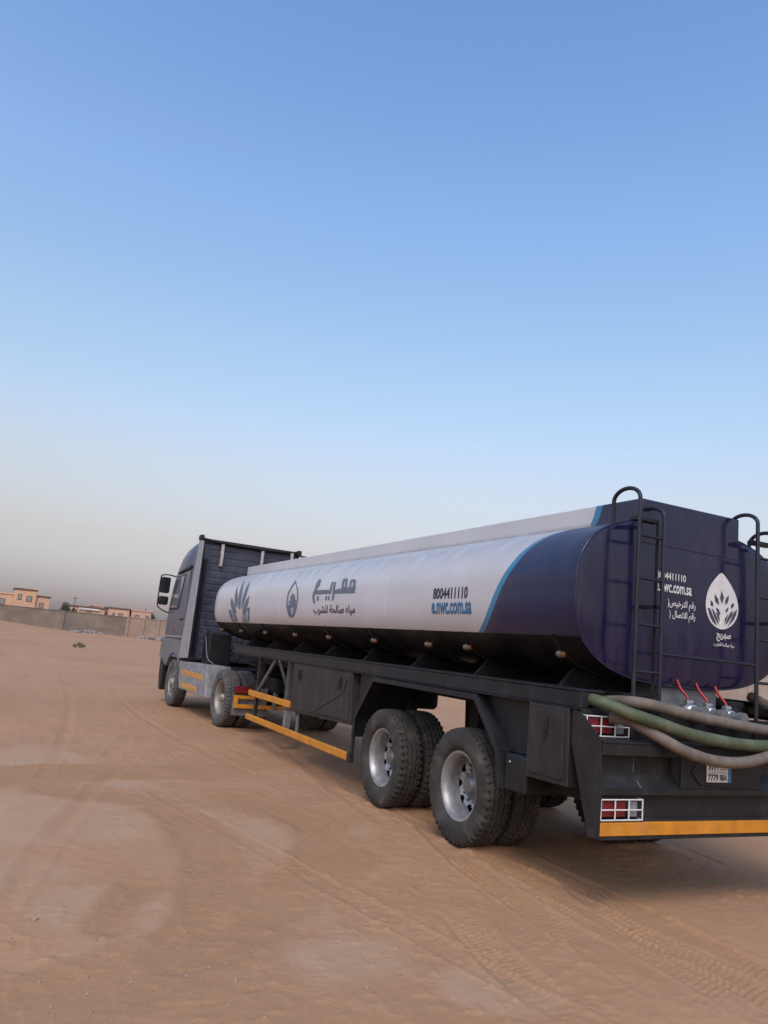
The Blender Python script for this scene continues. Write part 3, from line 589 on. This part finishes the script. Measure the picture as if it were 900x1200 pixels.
for yy in (.76, .46): MB().box(-1.280, -1.270, yy-.04, yy+.04, .868, .884, .002).build('hinge', 'toolbox', o)
# side guard and landing legs
g = MB().box(-1.265, -1.225, 4.29, 8.44, .375, .465, .006).build('guard_rail', 'yellow', TR); MB().box(-1.275, -1.215, 4.20, 4.289, .365, .475, .006).build('end_cap', 'black_plastic', g)
MB().box(-1.265, -1.225, 6.47, 8.43, .76, .85, .006).build('guard_rail', 'yellow', TR)
for s in (-1, 1):
    MB().box(min(s*1.223, s*1.17), max(s*1.223, s*1.17), 8.12, 8.19, .38, 1.41, .005).build('guard_post', 'chassis', TR)
    MB().tube([(s*1.2, 8.12, .86), (s*1.2, 7.40, 1.40)], .026, 8).build('brace_rod', 'galvanised', TR)
MB().box(-1.223, -1.19, 6.16, 6.20, .40, .76, .004).build('guard_post', 'galvanised', TR); MB().box(-1.245, -1.215, 4.215, 4.265, .40, .72, .004).build('guard_post', 'chassis', TR)
for s in (-1, 1):
    l = MB().box(s*.8-.065, s*.8+.065, 7.65, 7.78, .62, 1.42, .008).build('landing_leg', 'galvanised', TR)
    MB().box(s*.8-.048, s*.8+.048, 7.667, 7.763, .30, .64, .006).build('inner_leg', 'steel', l); MB().box(s*.8-.13, s*.8+.13, 7.59, 7.84, .255, .30, .008).build('foot', 'galvanised', l)
    MB().tube([(s*.8, 7.72, .85), (s*.8, 8.4, 1.38)], .028, 8).build('brace_rod', 'galvanised', l)
MB().tube([(-.75, 7.72, .95), (.75, 7.72, .95)], .03, 8).build('brace_rod', 'galvanised', TR)
MB().box(-.5, .5, 5.2, 5.6, .95, 1.25, .05).build('air_tank', 'underbody', TR)

# ---- rear bumper
WING = [(.331, 1.398), (.237, 1.383), (.017, 1.223), (-.009, .823), (.0, .543), (.109, .53), (.331, 1.154)]
BUM = MB()
BUM.box(-1.251, 1.251, -.004, .26, 1.196, 1.214, .003)               # ledge
BUM.box(-1.251, 1.251, .245, .262, 1.2145, 1.41, .003)               # upper panel
BUM.box(-1.251, 1.251, .0, .022, 1.112, 1.195, .004); BUM.box(-1.251, 1.251, .0, .022, .838, .887, .004)
BUM.box(-.47, .40, .002, .03, .888, 1.111, .004)
BUM.box(-1.251, 1.251, .055, .07, .655, .86, .003); BUM.box(-1.251, 1.251, .0, .075, .532, .560, .004); BUM.box(-1.251, 1.251, .0225, .0545, .8385, .852, .002)
BUM.box(-1.251, 1.251, .028, .0545, .5605, .672, .003)
for (x0, x1) in ((-1.251, -.4705), (.4005, 1.251)):
    BUM.box(x0, x1, .10, .112, .96, 1.15, .002)
    BUM.add([(x0, .022, .886), (x1, .022, .886), (x1, .10, .985), (x0, .10, .985)], [(0, 1, 2, 3)]); BUM.add([(x0, .022, 1.113), (x1, .022, 1.113), (x1, .10, 1.13), (x0, .10, 1.13)], [(0, 1, 2, 3)])
bum = BUM.build('bumper', 'bumper', TR)
for s in (-1, 1): MB().prism(WING, 0, min(s*1.262, s*1.252), max(s*1.262, s*1.252), .002).build('side_wing', 'bumper', bum)
MB().tube([(-.86, .018, .888), (-.862, .102, .975), (-.862, .098, 1.12)], .003, 5).build('weld_bead', 'galvanised', bum)
MB().box(-1.251, 1.251, -.005, .028, .5615, .652, .003).build('reflective_strip', 'yellow', bum)
def rear_lamp(x0, x1, y, z0, z1):
    o = MB().box(x0+.012, x1-.012, y-.012, y+.02, z0+.01, z1-.01, .006).build('rear_lamp', 'black_plastic', TR)
    w3 = (x1-x0-.05)/3
    for k in range(3):
        a = x0+.025+w3*k+(.02 if k == 2 else 0); MB().box(a+.004, a+w3-.004-(.02 if k == 2 else 0), y-.024, y-.0125, z0+.018, z1-.018, .005).build('lens', 'red_lens' if k < 2 else 'grey_lens', o)
    t = .006; g = MB(); yy = y-.045
    for z in (z0, (z0+z1)/2, z1): g.tube([(x0, yy, z), (x1, yy, z)], t, 6)
    for k in range(4): g.tube([(x0+(x1-x0)*k/3, yy, z0), (x0+(x1-x0)*k/3, yy, z1)], t, 6)
    for x in (x0, x1):
        for z in (z0, z1): g.tube([(x, yy, z), (x, y+.02, z)], t, 6)
    g.build('guard', 'white_metal', o); return o
for s in (-1, 1):
    rear_lamp(*sorted((s*1.235, s*.82)), .245, 1.222, 1.366); rear_lamp(*sorted((s*1.248, s*.855)), .045, .668, .808)
h = MB().prism([(-.376, 1.01), (-.28, 1.10), (.13, 1.10), (.226, 1.0), (.13, .905), (-.28, .915)], 1, -.012, .0015, .003).build('plate_holder', 'black_plastic', bum)
pl = MB().box(-.223, .045, -.0185, -.0125, .942, 1.09, .002).build('number_plate', 'sign_white', TR); pl['label'] = 'white number plate with two rows of characters and blue end strip'
MB().box(.006, .044, -.0205, -.0188, .944, 1.088, .0005).build('plate_band', 'plate_blue', pl)
MB().box(-.21, -.005, -.0200, -.0188, 1.0125, 1.0155, .0003).build('plate_line', 'decal_ink', pl)
pf = lambda x, z, l=0.: Vector((x, -.0195-l, z))
text('characters', '\u0667\u0667\u0667\u0669', 'decal_ink', (-.212, -.10, 1.026, 1.078), pf, pl, bold=.03); text('characters', '\u0628 \u0628 \u0627', 'decal_ink', (-.085, -.005, 1.026, 1.074), pf, pl, bold=.03)
text('characters', '7779', 'decal_ink', (-.212, -.10, .952, 1.003), pf, pl, bold=.03); text('characters', 'BBA', 'decal_ink', (-.085, -.005, .955, 1.0), pf, pl, bold=.03)

# ---- ladders
def ladder(x0, x1, yl, front_y):
    b = MB()
    for x, zt, yf in ((x0, 3.20, .50), (x1, 3.075, .50)):
        rr = .095; arc = [(x, yl+(yf-yl)/2-(yf-yl)/2*math.cos(t), zt-rr+rr*math.sin(t)) for t in np.linspace(0, PI, 13)]
        zl = 2.86 if abs(x) > HX else 3.0
        b.tube([(x, yl, 1.22), (x, yl, zt-rr)]+arc[1:-1]+[(x, yf, zt-rr), (x, yf, zl)] if abs(x) > HX else [(x, yl, 1.22), (x, yl, zt-rr)]+arc[1:8]+[(x, YR-.01, arc[7][2])], .0175, 10)
    o = b.build('ladder', 'pipe_paint', TR)
    for z in (2.80, 2.455, 2.09, 1.725): MB().tube([(x0, yl, z), (x1, yl, z)], .0125, 8).build('rung', 'pipe_paint', o)
    MB().box(x0+.01, x1-.01, yl+.04, yl+.12, 2.93, 2.965, .005).build('top_step', 'pipe_paint', o)
    MB().box(x1-.03, x1-.018, yl+.03, yl+.06, 1.22, 2.93, .002).build('backing_bar', 'pipe_paint', o)
    for z in (1.5, 2.25): MB().box(x1-.03, x1+.01, yl, YR+.06 if z > 1.8 else yl+.2, z-.015, z+.015, .003).build('bracket', 'pipe_paint', o)
    return o
l1 = ladder(-.79, -.52, .2, .5); l1['label'] = 'tubular ladder beside the white phone number'
l2 = ladder(.60, .87, .2, .5); l2['label'] = 'tubular ladder beside the white drop emblem'
MB().tube([(-.52, .2, 1.876), (.60, .2, 1.872)], .0125, 8).build('tie_bar', 'pipe_paint', TR)
# ---- discharge valves
MB().box(-.245, .405, .44, .75, 1.40, 1.68, .01).build('sump', 'galvanised', TR)
for k, x in enumerate((-.13, .09, .315)):
    z = 1.447-.012*k
    b = MB().tube([(x, .5, z), (x, .12, z)], .042, 16).tube([(x, .14, z), (x, .085, z)], .05, 16); p = b.build('outlet_pipe', 'galvanised', TR)
    v = MB().lathe([(-.06, .045), (-.06, .055), (-.035, .055), (-.03, .06), (.03, .06), (.035, .055), (.06, .055), (.06, .045)], 14, True, 'y', (x, .26, z)); v.tube([(x, .26, z), (x, .26, z+.085)], .018, 8); v.tube([(x-.035, .26, z+.07), (x+.035, .26, z+.07)], .022, 8); v.build('valve', 'chrome', p)
    MB().tube([(x, .26, z+.088), (x-.004, .275, z+.115), (x-.02, .33, z+.175), (x-.03, .36, z+.24)], [.011, .012, .013, .012], 8).build('lever', 'red', p)

# ------------------------------------------------------------------ hoses (lie on the trailer)
def hose(name, pts, r, mat, label, cat='hose', rings=True, bands=()):
    p = smooth_path(pts, 14); b = MB(); n = len(p)
    b.tube(p, [r*(1+(.035 if (i % 2) else -.0)) if rings else r for i in range(n)], 18)
    o = tag(b.build(name, mat), label, cat)
    for k in bands:                                                # worn clamps and straps
        i = int(k*(n-1)); t = (p[min(i+1, n-1)]-p[i-1]).normalized(); MB().tube([p[i]-t*.012, p[i]+t*.012], r*1.09, 18).build('clamp_band', 'steel', o)
    return o
MB().tube([(-1.13, .75, 1.484), (-1.14, .27, 1.483)], .066, 16, False).build('hose_sleeve', 'black_plastic', TR)
hose('discharge_hose', [(-1.09, 1.5, 1.485), (-1.12, .8, 1.485), (-1.14, .3, 1.483), (-1.092, .12, 1.454), (-.976, .02, 1.409), (-.78, -.04, 1.363), (-.538, -.07, 1.307), (-.265, -.08, 1.268), (.065, -.08, 1.240), (.41, -.07, 1.236), (.8, -.05, 1.27), (1.05, .05, 1.36), (1.12, .3, 1.46), (1.11, .9, 1.485)], .047, 'green_hose', 'thick green hose slung across the back of the trailer', rings=False)
hose('discharge_hose', [(-.70, .66, 1.455), (-.77, .42, 1.475), (-.81, .24, 1.487), (-.77, .11, 1.487), (-.66, .08, 1.474), (-.39, .08, 1.436), (-.108, .08, 1.404), (.234, .08, 1.372), (.593, .07, 1.345), (.90, .08, 1.37), (1.02, .2, 1.45), (1.03, .6, 1.60)], .044, 'brown_hose', 'dusty brown hose running above the green hose, in front of the valves')
hose('discharge_hose', [(-1.02, .2, 1.36), (-.95, .12, 1.36), (-.86, .05, 1.325), (-.76, -.04, 1.262), (-.70, -.085, 1.228), (-.577, -.12, 1.178), (-.353, -.125, 1.127), (-.123, -.125, 1.107), (.114, -.12, 1.118), (.359, -.11, 1.165), (.62, -.09, 1.25), (.85, .0, 1.32), (1.0, .14, 1.30)], .042, 'brown_hose', 'dusty brown hose sagging below the green hose over the number plate')

# ------------------------------------------------------------------ tractor unit (own frame: y forward from the drive axle)
TK = thing('tractor_unit', 'dark grey blue truck tractor with silver side fairings coupled to the tank trailer', 'truck', (0, 10.53, 0), R(2.5))
for s in (-1, 1):
    MB().box(s*.42-.04, s*.42+.04, -1.05, 4.6, .74, 1.0, .006).build('frame_rail', 'underbody', TK)
    wheel(TK, s*1.06, 0, RIM_IN_D, HUB_D, TYD, 'dusty drive wheel with deep-dish rim' if s < 0 else None); wheel(TK, s*.735, 0, RIM_IN_D, None, TYD)
    wheel(TK, s*1.07, 3.6, RIM_OUT, HUB_S, TYD, 'dusty front steering wheel' if s < 0 else None)
MB().tube([(-1, 0, .528), (1, 0, .528)], .09, 14).lathe([(-.22, .05), (-.18, .16), (0, .21), (.18, .16), (.22, .05)], 20, True, 'x', (0, 0, .55)).build('drive_axle', 'underbody', TK)
MB().tube([(-1, 3.6, .5), (1, 3.6, .5)], .06, 12).build('front_axle', 'underbody', TK)
MB().prism([(-.5, -.45), (.5, -.45), (.55, .3), (.3, .62), (-.3, .62), (-.55, .3)], 2, 1.16, 1.24, .01).box(-.4, .4, -.2, .3, 1.0, 1.165, .01).build('fifth_wheel', 'underbody', TK)
for y in (-1.0, .9, 1.6): MB().box(-.4, .4, y-.05, y+.05, .76, .98, .006).build('cross_member', 'underbody', TK)
for s in (-1, 1):
    lp = MB().box(min(s*1.22, s*.86), max(s*1.22, s*.86), -.95, -.90, .695, .82, .006).build('tail_lamp', 'black_plastic', TK)
    MB().box(min(s*1.215, s*1.0), max(s*1.215, s*1.0), -.965, -.9505, .70, .815, .005).build('lens', 'red_lens', lp); MB().box(min(s*.995, s*.865), max(s*.995, s*.865), -.965, -.9505, .70, .815, .005).build('lens', 'red_lens', lp)
    MB().box(min(s*1.2, s*.55), max(s*1.2, s*.55), -.875, -.86, .30, .80, .004).build('mud_flap', 'cab_grey', TK)
b = MB().box(-1.20, 1.20, -.955, -.915, .435, .505, .005)
for s in (-1, 1): b.box(min(s*1.20, s*1.13), max(s*1.20, s*1.13), -.955, -.915, .506, .66, .005).box(min(s*1.129, s*.72), max(s*1.129, s*.72), -.955, -.915, .60, .66, .005)
b.build('rear_guard', 'yellow', TK)
for s in (-1, 1): MB().box(min(s*.46, s*.40), max(s*.46, s*.40), -.99, -.90, .44, .76, .005).build('guard_bracket', 'galvanised', TK)
# cab shell lofted from plan outlines
def outline(z, sf, hw, rad=.32, sb=2.62):
    pts = [(-hw, sb)]
    for t in np.linspace(0, PI/2, 9): pts.append((-hw+rad-rad*math.cos(t), sf-rad+rad*math.sin(t)*1.0))
    for t in np.linspace(PI/2, 0, 9): pts.append((hw-rad+rad*math.cos(t), sf-rad+rad*math.sin(t)))
    pts.append((hw, sb)); return [(x, y, z) for x, y in pts]
LV = [(1.10, 4.93, 1.215), (1.5, 4.97, 1.22), (2.05, 4.97, 1.22), (2.25, 4.94, 1.22), (2.7, 4.82, 1.215), (3.05, 4.68, 1.20), (3.2, 4.58, 1.19), (3.40, 4.40, 1.18), (3.58, 4.08, 1.16), (3.70, 3.68, 1.13), (3.78, 3.25, 1.09), (3.81, 2.9, 1.03)]
vs = []; n = None
for l in LV: o = outline(*l); n = len(o); vs += o
fs = [(i*n+k, i*n+(k+1) % n, (i+1)*n+(k+1) % n, (i+1)*n+k) for i in range(len(LV)-1) for k in range(n)]+[tuple(range(n)), tuple(range((len(LV)-1)*n, len(LV)*n))]
b = MB(); b.add(vs, fs, True)
for i in range(len(b.f)): b.sm[i] = i % n != n-1 if i < (len(LV)-1)*n else False
cab = b.build('cab', 'cab_blue', TK); cab['label'] = 'dark grey blue sleeper cab with rounded roof'
# ribbed rear wall
bk = MB().box(-1.2, 1.2, 2.585, 2.619, 1.13, 3.70, .01).build('cab_back', 'cab_back', TK)
for z in np.arange(1.25, 3.68, .155): MB().prism([(2.586, z), (2.578, z+.012), (2.578, z+.115), (2.586, z+.128)], 0, -.98, 1.15, .003).build('rib', 'cab_back', bk)
MB().box(-1.10, -1.02, 2.545, 2.584, 1.2, 3.35, .008).build('channel', 'black_plastic', bk)
for s in (-1, 1):
    x0, x1 = sorted((s*1.262, s*1.232))
    MB().prism([(3.02, 1.10), (2.32, 1.14), (2.26, 3.71), (2.58, 3.75)], 0, x0, x1, .008).build('side_fairing', 'silver', TK)
    MB().prism([(2.60, 1.2), (2.35, 1.2), (2.30, 3.6), (2.60, 3.6)], 0, min(s*1.225, s*1.19), max(s*1.225, s*1.19), .004).build('fairing_backing', 'black_plastic', TK)
# roof edge strip, sagging between its brackets
top = [(x, 2.56-.05*(abs(x) < .9), 3.79-.05*(1-(x/1.22)**2)) for x in np.linspace(-1.24, 1.18, 19)]
MB().tube(top, .035, 8).box(-1.27, -1.18, 2.46, 2.64, 3.74, 3.87, .02).box(1.1, 1.2, 2.46, 2.6, 3.70, 3.84, .015).build('roof_edge', 'black_plastic', TK)
MB().prism([(-1.22, 3.70), (1.18, 3.70), (1.18, 3.78), (.6, 3.75), (0, 3.735), (-.6, 3.75), (-1.22, 3.78)], 1, 2.56, 2.60, .004).build('roof_trim', 'black_plastic', TK)
for x, z in ((-.72, 3.22), (.24, 3.33), (.98, 3.55)): MB().box(x-.035, x+.035, 2.50, 2.525, z, 3.76, .004).box(x-.035, x+.035, 2.526, 2.585, 3.70, 3.735, .003).box(x-.035, x+.035, 2.526, 2.585, z+.01, z+.04, .003).build('roof_bracket', 'rust_white', TK)
# doors, glazing and trim
for s in (-1, 1):
    def pr(poly, a, b_, name, mat, par, bev=.004): return MB().prism(poly, 0, min(s*a, s*b_), max(s*a, s*b_), bev).build(name, mat, par)
    d = pr([(3.10, 1.53), (3.08, 3.10), (4.02, 3.02), (4.60, 2.12), (4.62, 1.53)], 1.228, 1.20, 'door', 'cab_blue', TK, .006)
    pr([(3.46, 3.02), (4.06, 2.96), (4.58, 2.17), (3.72, 2.19)], 1.236, 1.2281, 'window_frame', 'black_plastic', d); pr([(3.50, 2.985), (3.94, 2.95), (4.44, 2.23), (3.80, 2.24)], 1.241, 1.2361, 'pane', 'glass', d)
    pr([(3.08, 1.555), (3.08, 1.59), (4.64, 1.565), (4.64, 1.53)], 1.238, 1.2281, 'trim_strip', 'silver', d); pr([(3.20, 1.95), (3.20, 1.99), (3.42, 1.985), (3.42, 1.945)], 1.25, 1.2281, 'handle', 'black_plastic', d)
    pr([(3.86, 1.68), (3.86, 1.74), (4.02, 1.74), (4.02, 1.68)], 1.236, 1.2281, 'side_marker', 'red_lens', d, .002)
    pr([(3.05, 3.20), (3.05, 3.145), (4.10, 3.04), (4.18, 3.05), (4.0, 3.10)], 1.25, 1.19, 'wind_deflector', 'black_plastic', TK)
    arch = [(3.6+.66*math.cos(t), .53+.66*math.sin(t)) for t in np.linspace(R(8), R(150), 14)]
    pr([(4.56, 1.0), (4.90, 1.04), (4.92, 1.12), (4.86, 1.50), (3.06, 1.50), (3.04, 1.06), (3.04, .88)]+arch[:3:-1]+[(4.20, .86)], 1.232, .78, 'wheel_housing', 'cab_grey', TK, 0)
    k = pr([(3.02, 1.045), (.88, 1.07), (.78, .44), (2.78, .46), (2.92, .66)], 1.222, .72, 'side_skirt', 'silver_dirty', TK, .012)
    pr([(2.68, .875), (1.08, .872), (1.05, .762), (2.64, .768)], 1.2265, 1.2225, 'worn_stripe', 'peel_orange', k, 0); pr([(2.66, .615), (1.44, .60), (1.40, .49), (2.62, .50)], 1.2265, 1.2225, 'worn_stripe', 'peel_orange', k, 0)
    pr([(4.50, .28), (4.46, 1.02), (4.84, 1.02), (4.80, .62), (4.66, .28)], 1.21, .85, 'bumper_corner', 'black_plastic', TK)
    # mirrors
    a = MB().tube(smooth_path([(s*1.16, 4.62, 3.0), (s*1.30, 4.72, 3.03), (s*1.46, 4.76, 3.01), (s*1.49, 4.77, 2.9), (s*1.49, 4.77, 2.35), (s*1.47, 4.77, 2.24), (s*1.34, 4.72, 2.15), (s*1.17, 4.62, 2.09)], 6), .016, 8).build('mirror_arm', 'black_plastic', TK)
    for (z0, z1) in ((2.58, 2.97), (2.29, 2.50)):
        x0, x1 = sorted((s*1.475, s*1.25)); hs = MB().box(x0, x1, 4.70, 4.84, z0, z1, .03).build('mirror_housing', 'black_plastic', a); MB().box(x0+.02, x1-.02, 4.694, 4.6995, z0+.02, z1-.02, .002).build('mirror_glass', 'dark_glass', hs)
MB().prism([(4.55, .30), (4.95, .33), (5.08, .42), (5.06, 1.0), (4.94, 1.10), (4.55, 1.10)], 0, -1.1, 1.1, .03).build('front_bumper', 'bumper', TK)
MB().prism([(4.93, 2.24), (4.72, 3.0), (4.66, 3.0), (4.86, 2.24)], 0, -1.0, 1.0, .004).build('windscreen', 'glass', TK)
# things behind the cab
MB().box(-.95, -.45, 1.85, 2.3, 1.0, 1.75, .04).build('air_filter_box', 'black_plastic', TK); MB().tube([(.75, 2.2, 1.0), (.75, 2.2, 2.6)], .08, 14).build('intake_pipe', 'black_plastic', TK)
MB().box(-.7, .7, .9, 2.3, .99, 1.03, .005).build('catwalk', 'underbody', TK)
MB().box(-.95, -.5, 1.0, 1.7, .60, .95, .1).build('air_tank', 'underbody', TK)
for k, x in enumerate((-.55, -.35, -.15)):
    MB().tube(smooth_path([(x, 2.5, 1.6+.05*k), (x-.05, 2.1, 1.45), (x-.1+.1*k, 1.7, 1.15+.05*k), (x, 1.35, 1.35), (x+.05, 1.0, 1.6)], 8), .014, 6).build('air_line', 'black_plastic', TK)
MB().tube(smooth_path([(-.9, 2.45, 1.75), (-.98, 2.0, 1.55), (-.98, 1.75, 1.2), (-.9, 1.55, 1.08)], 8), .012, 6).build('air_line', 'galvanised', TK)

# ------------------------------------------------------------------ far wall, houses, trees
surf('block_grey', (.20, .15, .118), .9, 0, .3, .3, .2, .6, 0, 6.); surf('plaster', (.30, .205, .15), .9, 0, .2, .25, .15, .5, 0, 5.); surf('house_orange', (.55, .34, .215), .85, 0, .12, .1, .1, .4, 0, 5.)
surf('house_pale', (.52, .33, .24), .85, 0, .12, .1, .1, .4, 0, 5.); surf('house_dark', (.12, .07, .05), .8, 0, .2, .1, 0., 2.); surf('rubble', (.24, .195, .165), .9, 0, .3, .3, .3, 2.); surf('bark', (.12, .085, .06), .9, 0, .3, .2, .3, 8.)
def wall_seg(a, b_, h, mat, label, pil, step, th=.22):
    a, b_ = Vector((*a, 0)), Vector((*b_, 0)); L_ = (b_-a).length; ang = math.atan2(b_.y-a.y, b_.x-a.x)
    t = thing('boundary_wall', label, 'wall', a, ang)
    MB().box(0, L_, -th/2, th/2, -.6, h, .01).build('wall_panel', mat, t)
    k = 0.
    while k <= L_:
        MB().box(k-pil/2, k+pil/2, -th/2-.12, th/2+.12, -.6, h+.1, .02).build('pillar', mat, t); k += step
    MB().box(0, L_, -th/2-.05, th/2+.05, h, h+.08, .01).build('coping', mat, t); return t
wall_seg((-42, 98.5), (10.9, 102.6), 2.75, 'block_grey', 'grey block boundary wall below the orange house', .45, 9.)
wall_seg((10.9, 102.6), (46, 99), 2.8, 'plaster', 'tan plastered boundary wall with closely spaced pillars beside the truck cab', .4, 1.95)
surf('plaster_grey', (.33, .255, .205), .9, 0, .2, .25, .15, .5, 0, 5.)
wall_seg((46, 99), (86, -12), 3.05, 'plaster_grey', 'tan boundary wall seen under the tank behind the rear ladder', .4, 4.)
def house(name, label, blocks, y0, mat, wins):
    x0 = sum(b_[0]+b_[1] for b_ in blocks)/(2*len(blocks)); t = thing(name, label, 'house', (x0, y0, 0))
    for i, (xa, xb, z, dep) in enumerate(blocks):
        w_ = MB().box(xa-x0, xb-x0, i*.25, dep, -.4, z, .03).build('wall', mat, t)
        MB().box(xa-x0-.15, xb-x0+.15, i*.25-.15, dep+.15, z, z+.28, .03).build('parapet', 'house_dark' if i % 2 == 0 else mat, w_)
    for (xa, xb, za, zb, i) in wins:
        f = MB().box(xa-x0, xb-x0, i*.25-.05, i*.25+.05, za, zb, .01).build('window', 'house_dark', t); MB().box(xa-x0+.12, xb-x0-.12, i*.25-.06, i*.25-.051, za+.12, zb-.12, .003).build('pane', 'glass', f)
    return t
house('house', 'two-storey orange house with raised middle block behind the grey wall', [(-1.9, 2.0, 6.5, 9), (-12, -1.9, 5.4, 9), (2.0, 4.5, 5.5, 8)], 158, 'house_orange', [(-1.2, -.5, 4.6, 5.7, 0), (.3, 1.3, 4.4, 5.5, 0), (-4.2, -3.2, 3.4, 4.6, 1), (2.7, 3.5, 3.4, 4.5, 2), (-7.4, -6.4, 3.4, 4.6, 1)])
house('house', 'low pale pink house with long white slab beside the thin pole', [(8.2, 14.8, 4.4, 8), (12.6, 14.0, 4.9, 8)], 159, 'house_pale', [(8.8, 9.6, 3.2, 3.9, 0), (11.6, 12.3, 3.2, 3.9, 0)])
sl = bpy.data.objects['house.001']; MB().box(-2.5, 1.4, -.35, -.01, 4.0, 4.32, .03).build('canopy_slab', 'sign_white', sl)
house('house', 'flat orange house with dark square windows between the pale house and the tree', [(15.4, 19.3, 4.75, 8), (19.7, 23.6, 4.75, 8)], 157.5, 'house_pale', [(16.0, 16.6, 3.3, 3.9, 0), (17.2, 18.1, 3.0, 4.0, 0), (20.4, 21.3, 3.0, 4.0, 1), (22.5, 23.2, 3.0, 4.0, 1)])
t = thing('utility_pole', 'thin bare pole rising above the pale pink house', 'pole', (8.85, 157, 0)); MB().tube([(0, 0, -.3), (0, 0, 6.3)], [.09, .06], 8).build('shaft', 'bark', t); MB().box(-.5, .5, -.04, .04, 5.9, 6.0, .01).build('crossarm', 'bark', t)
def leaf_mat(name, col):
    m, N, L, P = nodes_of(name); n = noise(N, L, obj_co(N), 1.1, 4); c = mixc(N, L, ramp(N, L, n, .3, .7), tuple(v*.6 for v in col), tuple(v*1.4 for v in col)); L.new(c, P.inputs['Base Color']); P.inputs['Roughness'].default_value = .7; MATS[name] = m
leaf_mat('foliage', (.045, .06, .03)); leaf_mat('dry_foliage', (.17, .135, .075))
def foliage(n, rx, rz, cz, size, seed, lobes=7):
    r = np.random.default_rng(seed); b = MB(); cs = [(r.normal(0, .45)*rx, r.normal(0, .45)*rx, cz+r.normal(0, .4)*rz, r.uniform(.35, .65)) for _ in range(lobes)]
    for k in range(n):
        c = cs[k % lobes]; d = r.normal(size=3); d /= np.linalg.norm(d); q = r.random()**.4*c[3]; p = Vector((c[0]+d[0]*q*rx, c[1]+d[1]*q*rx, c[2]+d[2]*q*rz))
        a = Vector(r.normal(size=3)).normalized(); e = a.orthogonal().normalized(); s = size*r.uniform(.6, 1.5)
        b.add([p-a*s, p+e*s*.45, p+a*s, p-e*s*.45], [(0, 1, 2, 3)])
    return b
def tree(label, x, y, h, rx, seed):
    t = thing('tree', label, 'tree', (x, y, 0)); tb = MB().tube([(0, 0, -.3), (.1, 0, h*.3), (.05, .1, h*.6)], [.2, .15, .08], 8)
    for k in range(5): a = k*1.3; tb.tube([(.08, .03, h*.42), (.6*rx*math.cos(a), .6*rx*math.sin(a), h*(.65+.05*k))], [.07, .03], 6)
    tb.build('trunk', 'bark', t); foliage(1400, rx, h*.32, h*.68, .16, seed).build('crown', 'foliage', t)
tree('dark bushy tree between the orange house and the thin pole', 6.3, 143, 4.3, 1.3, 3); tree('dark rounded tree behind the flat orange house by the cab mirror', 24.9, 168, 6.2, 1.7, 5); tree('low dark tree showing its top over the tan wall by the cab', 29.5, 170, 4.2, 1.6, 8)
t = thing('shrub', 'small dry shrub alone on the open sand', 'shrub', (.24, 50.6, gz(.24, 50.6)-.02)); foliage(500, .33, .22, .2, .05, 12, 6).build('foliage', 'dry_foliage', t); MB().tube([(0, 0, -.1), (.02, 0, .25)], [.03, .015], 6).build('stem', 'bark', t)
def stone_mesh(r, sx, sy, sz, name='stone', mat='rubble'):
    bm = bmesh.new(); bmesh.ops.create_icosphere(bm, subdivisions=1, radius=1)
    for v in bm.verts: k = r.uniform(.7, 1.2); v.co = Vector((v.co.x*sx*k, v.co.y*sy*k, v.co.z*sz*k))
    return bm
rr = np.random.default_rng(5)
for (x0, x1, yy, lab) in ((3.0, 9.2, 98.5, 'pale grey rubble heap at the foot of the grey block wall'), (11.4, 16.5, 99.6, 'grey rubble heap at the foot of the tan wall with close pillars'), (17.5, 24.0, 99.8, 'grey rubble heap by the tan wall, half hidden by the truck cab')):
    b = MB()
    for k in range(90):
        s = rr.uniform(.1, .38); bm = stone_mesh(rr, s*1.4, s, s*.7); px, py = rr.uniform(x0, x1), yy+rr.normal(0, .6)
        bmesh.ops.translate(bm, verts=bm.verts[:], vec=(px-(x0+x1)/2, py-yy, .1+rr.random()*.45*math.sin(PI*(px-x0)/(x1-x0)))); b.bm(bm)
    tag(b.build('rubble_pile', 'rubble'), lab, 'rubble'); bpy.context.scene.objects[-1]
for o in [q for q in C.objects if q.name.startswith('rubble_pile')]:
    i = int(o.name.split('.')[1]) if '.' in o.name else 0; o.location = ((6.1, 98.5, 0.), (13.95, 99.6, 0.), (20.75, 99.8, 0.))[i]
# pebbles: too many to count, joined; a few larger stones are things
surf('pebble', (.29, .205, .15), .85, 0, .35, .1, .2, 30.)
b = MB()
for k in range(1200):
    if k % 3: x, y = rr.uniform(-7, 1.5), rr.uniform(-3, 5)
    else:
        c = ((-4.9, .6), (-4.3, .1), (-4.6, -.5), (-3.6, .0), (-3.0, -.3), (-3.9, 1.6), (-2.8, .3))[k//3 % 7]; x, y = c[0]+rr.normal(0, .28), c[1]+rr.normal(0, .22)
    s = .0025+.008*rr.random()**4; z = gz(x, y); a = rr.random()*6.28
    pts = [(s*1.3, 0, 0), (0, s, 0), (-s*1.2, 0, 0), (0, -s*.9, 0), (0, 0, s*.8), (0, 0, -s)]; cc, ss = math.cos(a), math.sin(a)
    b.add([(x+p[0]*cc-p[1]*ss, y+p[0]*ss+p[1]*cc, z+p[2]*1. + s*.25) for p in pts], [(0, 1, 4), (1, 2, 4), (2, 3, 4), (3, 0, 4), (1, 0, 5), (2, 1, 5), (3, 2, 5), (0, 3, 5)])
o = b.build('pebbles', 'pebble'); o['kind'] = 'stuff'; o['label'] = 'tiny pale pebbles scattered over the sand'; o['category'] = 'pebbles'
for (x, y, s) in STONES:
    bm = stone_mesh(rr, s*1.4, s, s*.7); tag(MB().bm(bm).build('stone', 'pebble'), 'small pale stone lying loose on the sand', 'stone', 'loose stones on the sand').location = (x, y, gz(x, y)+s*.3)
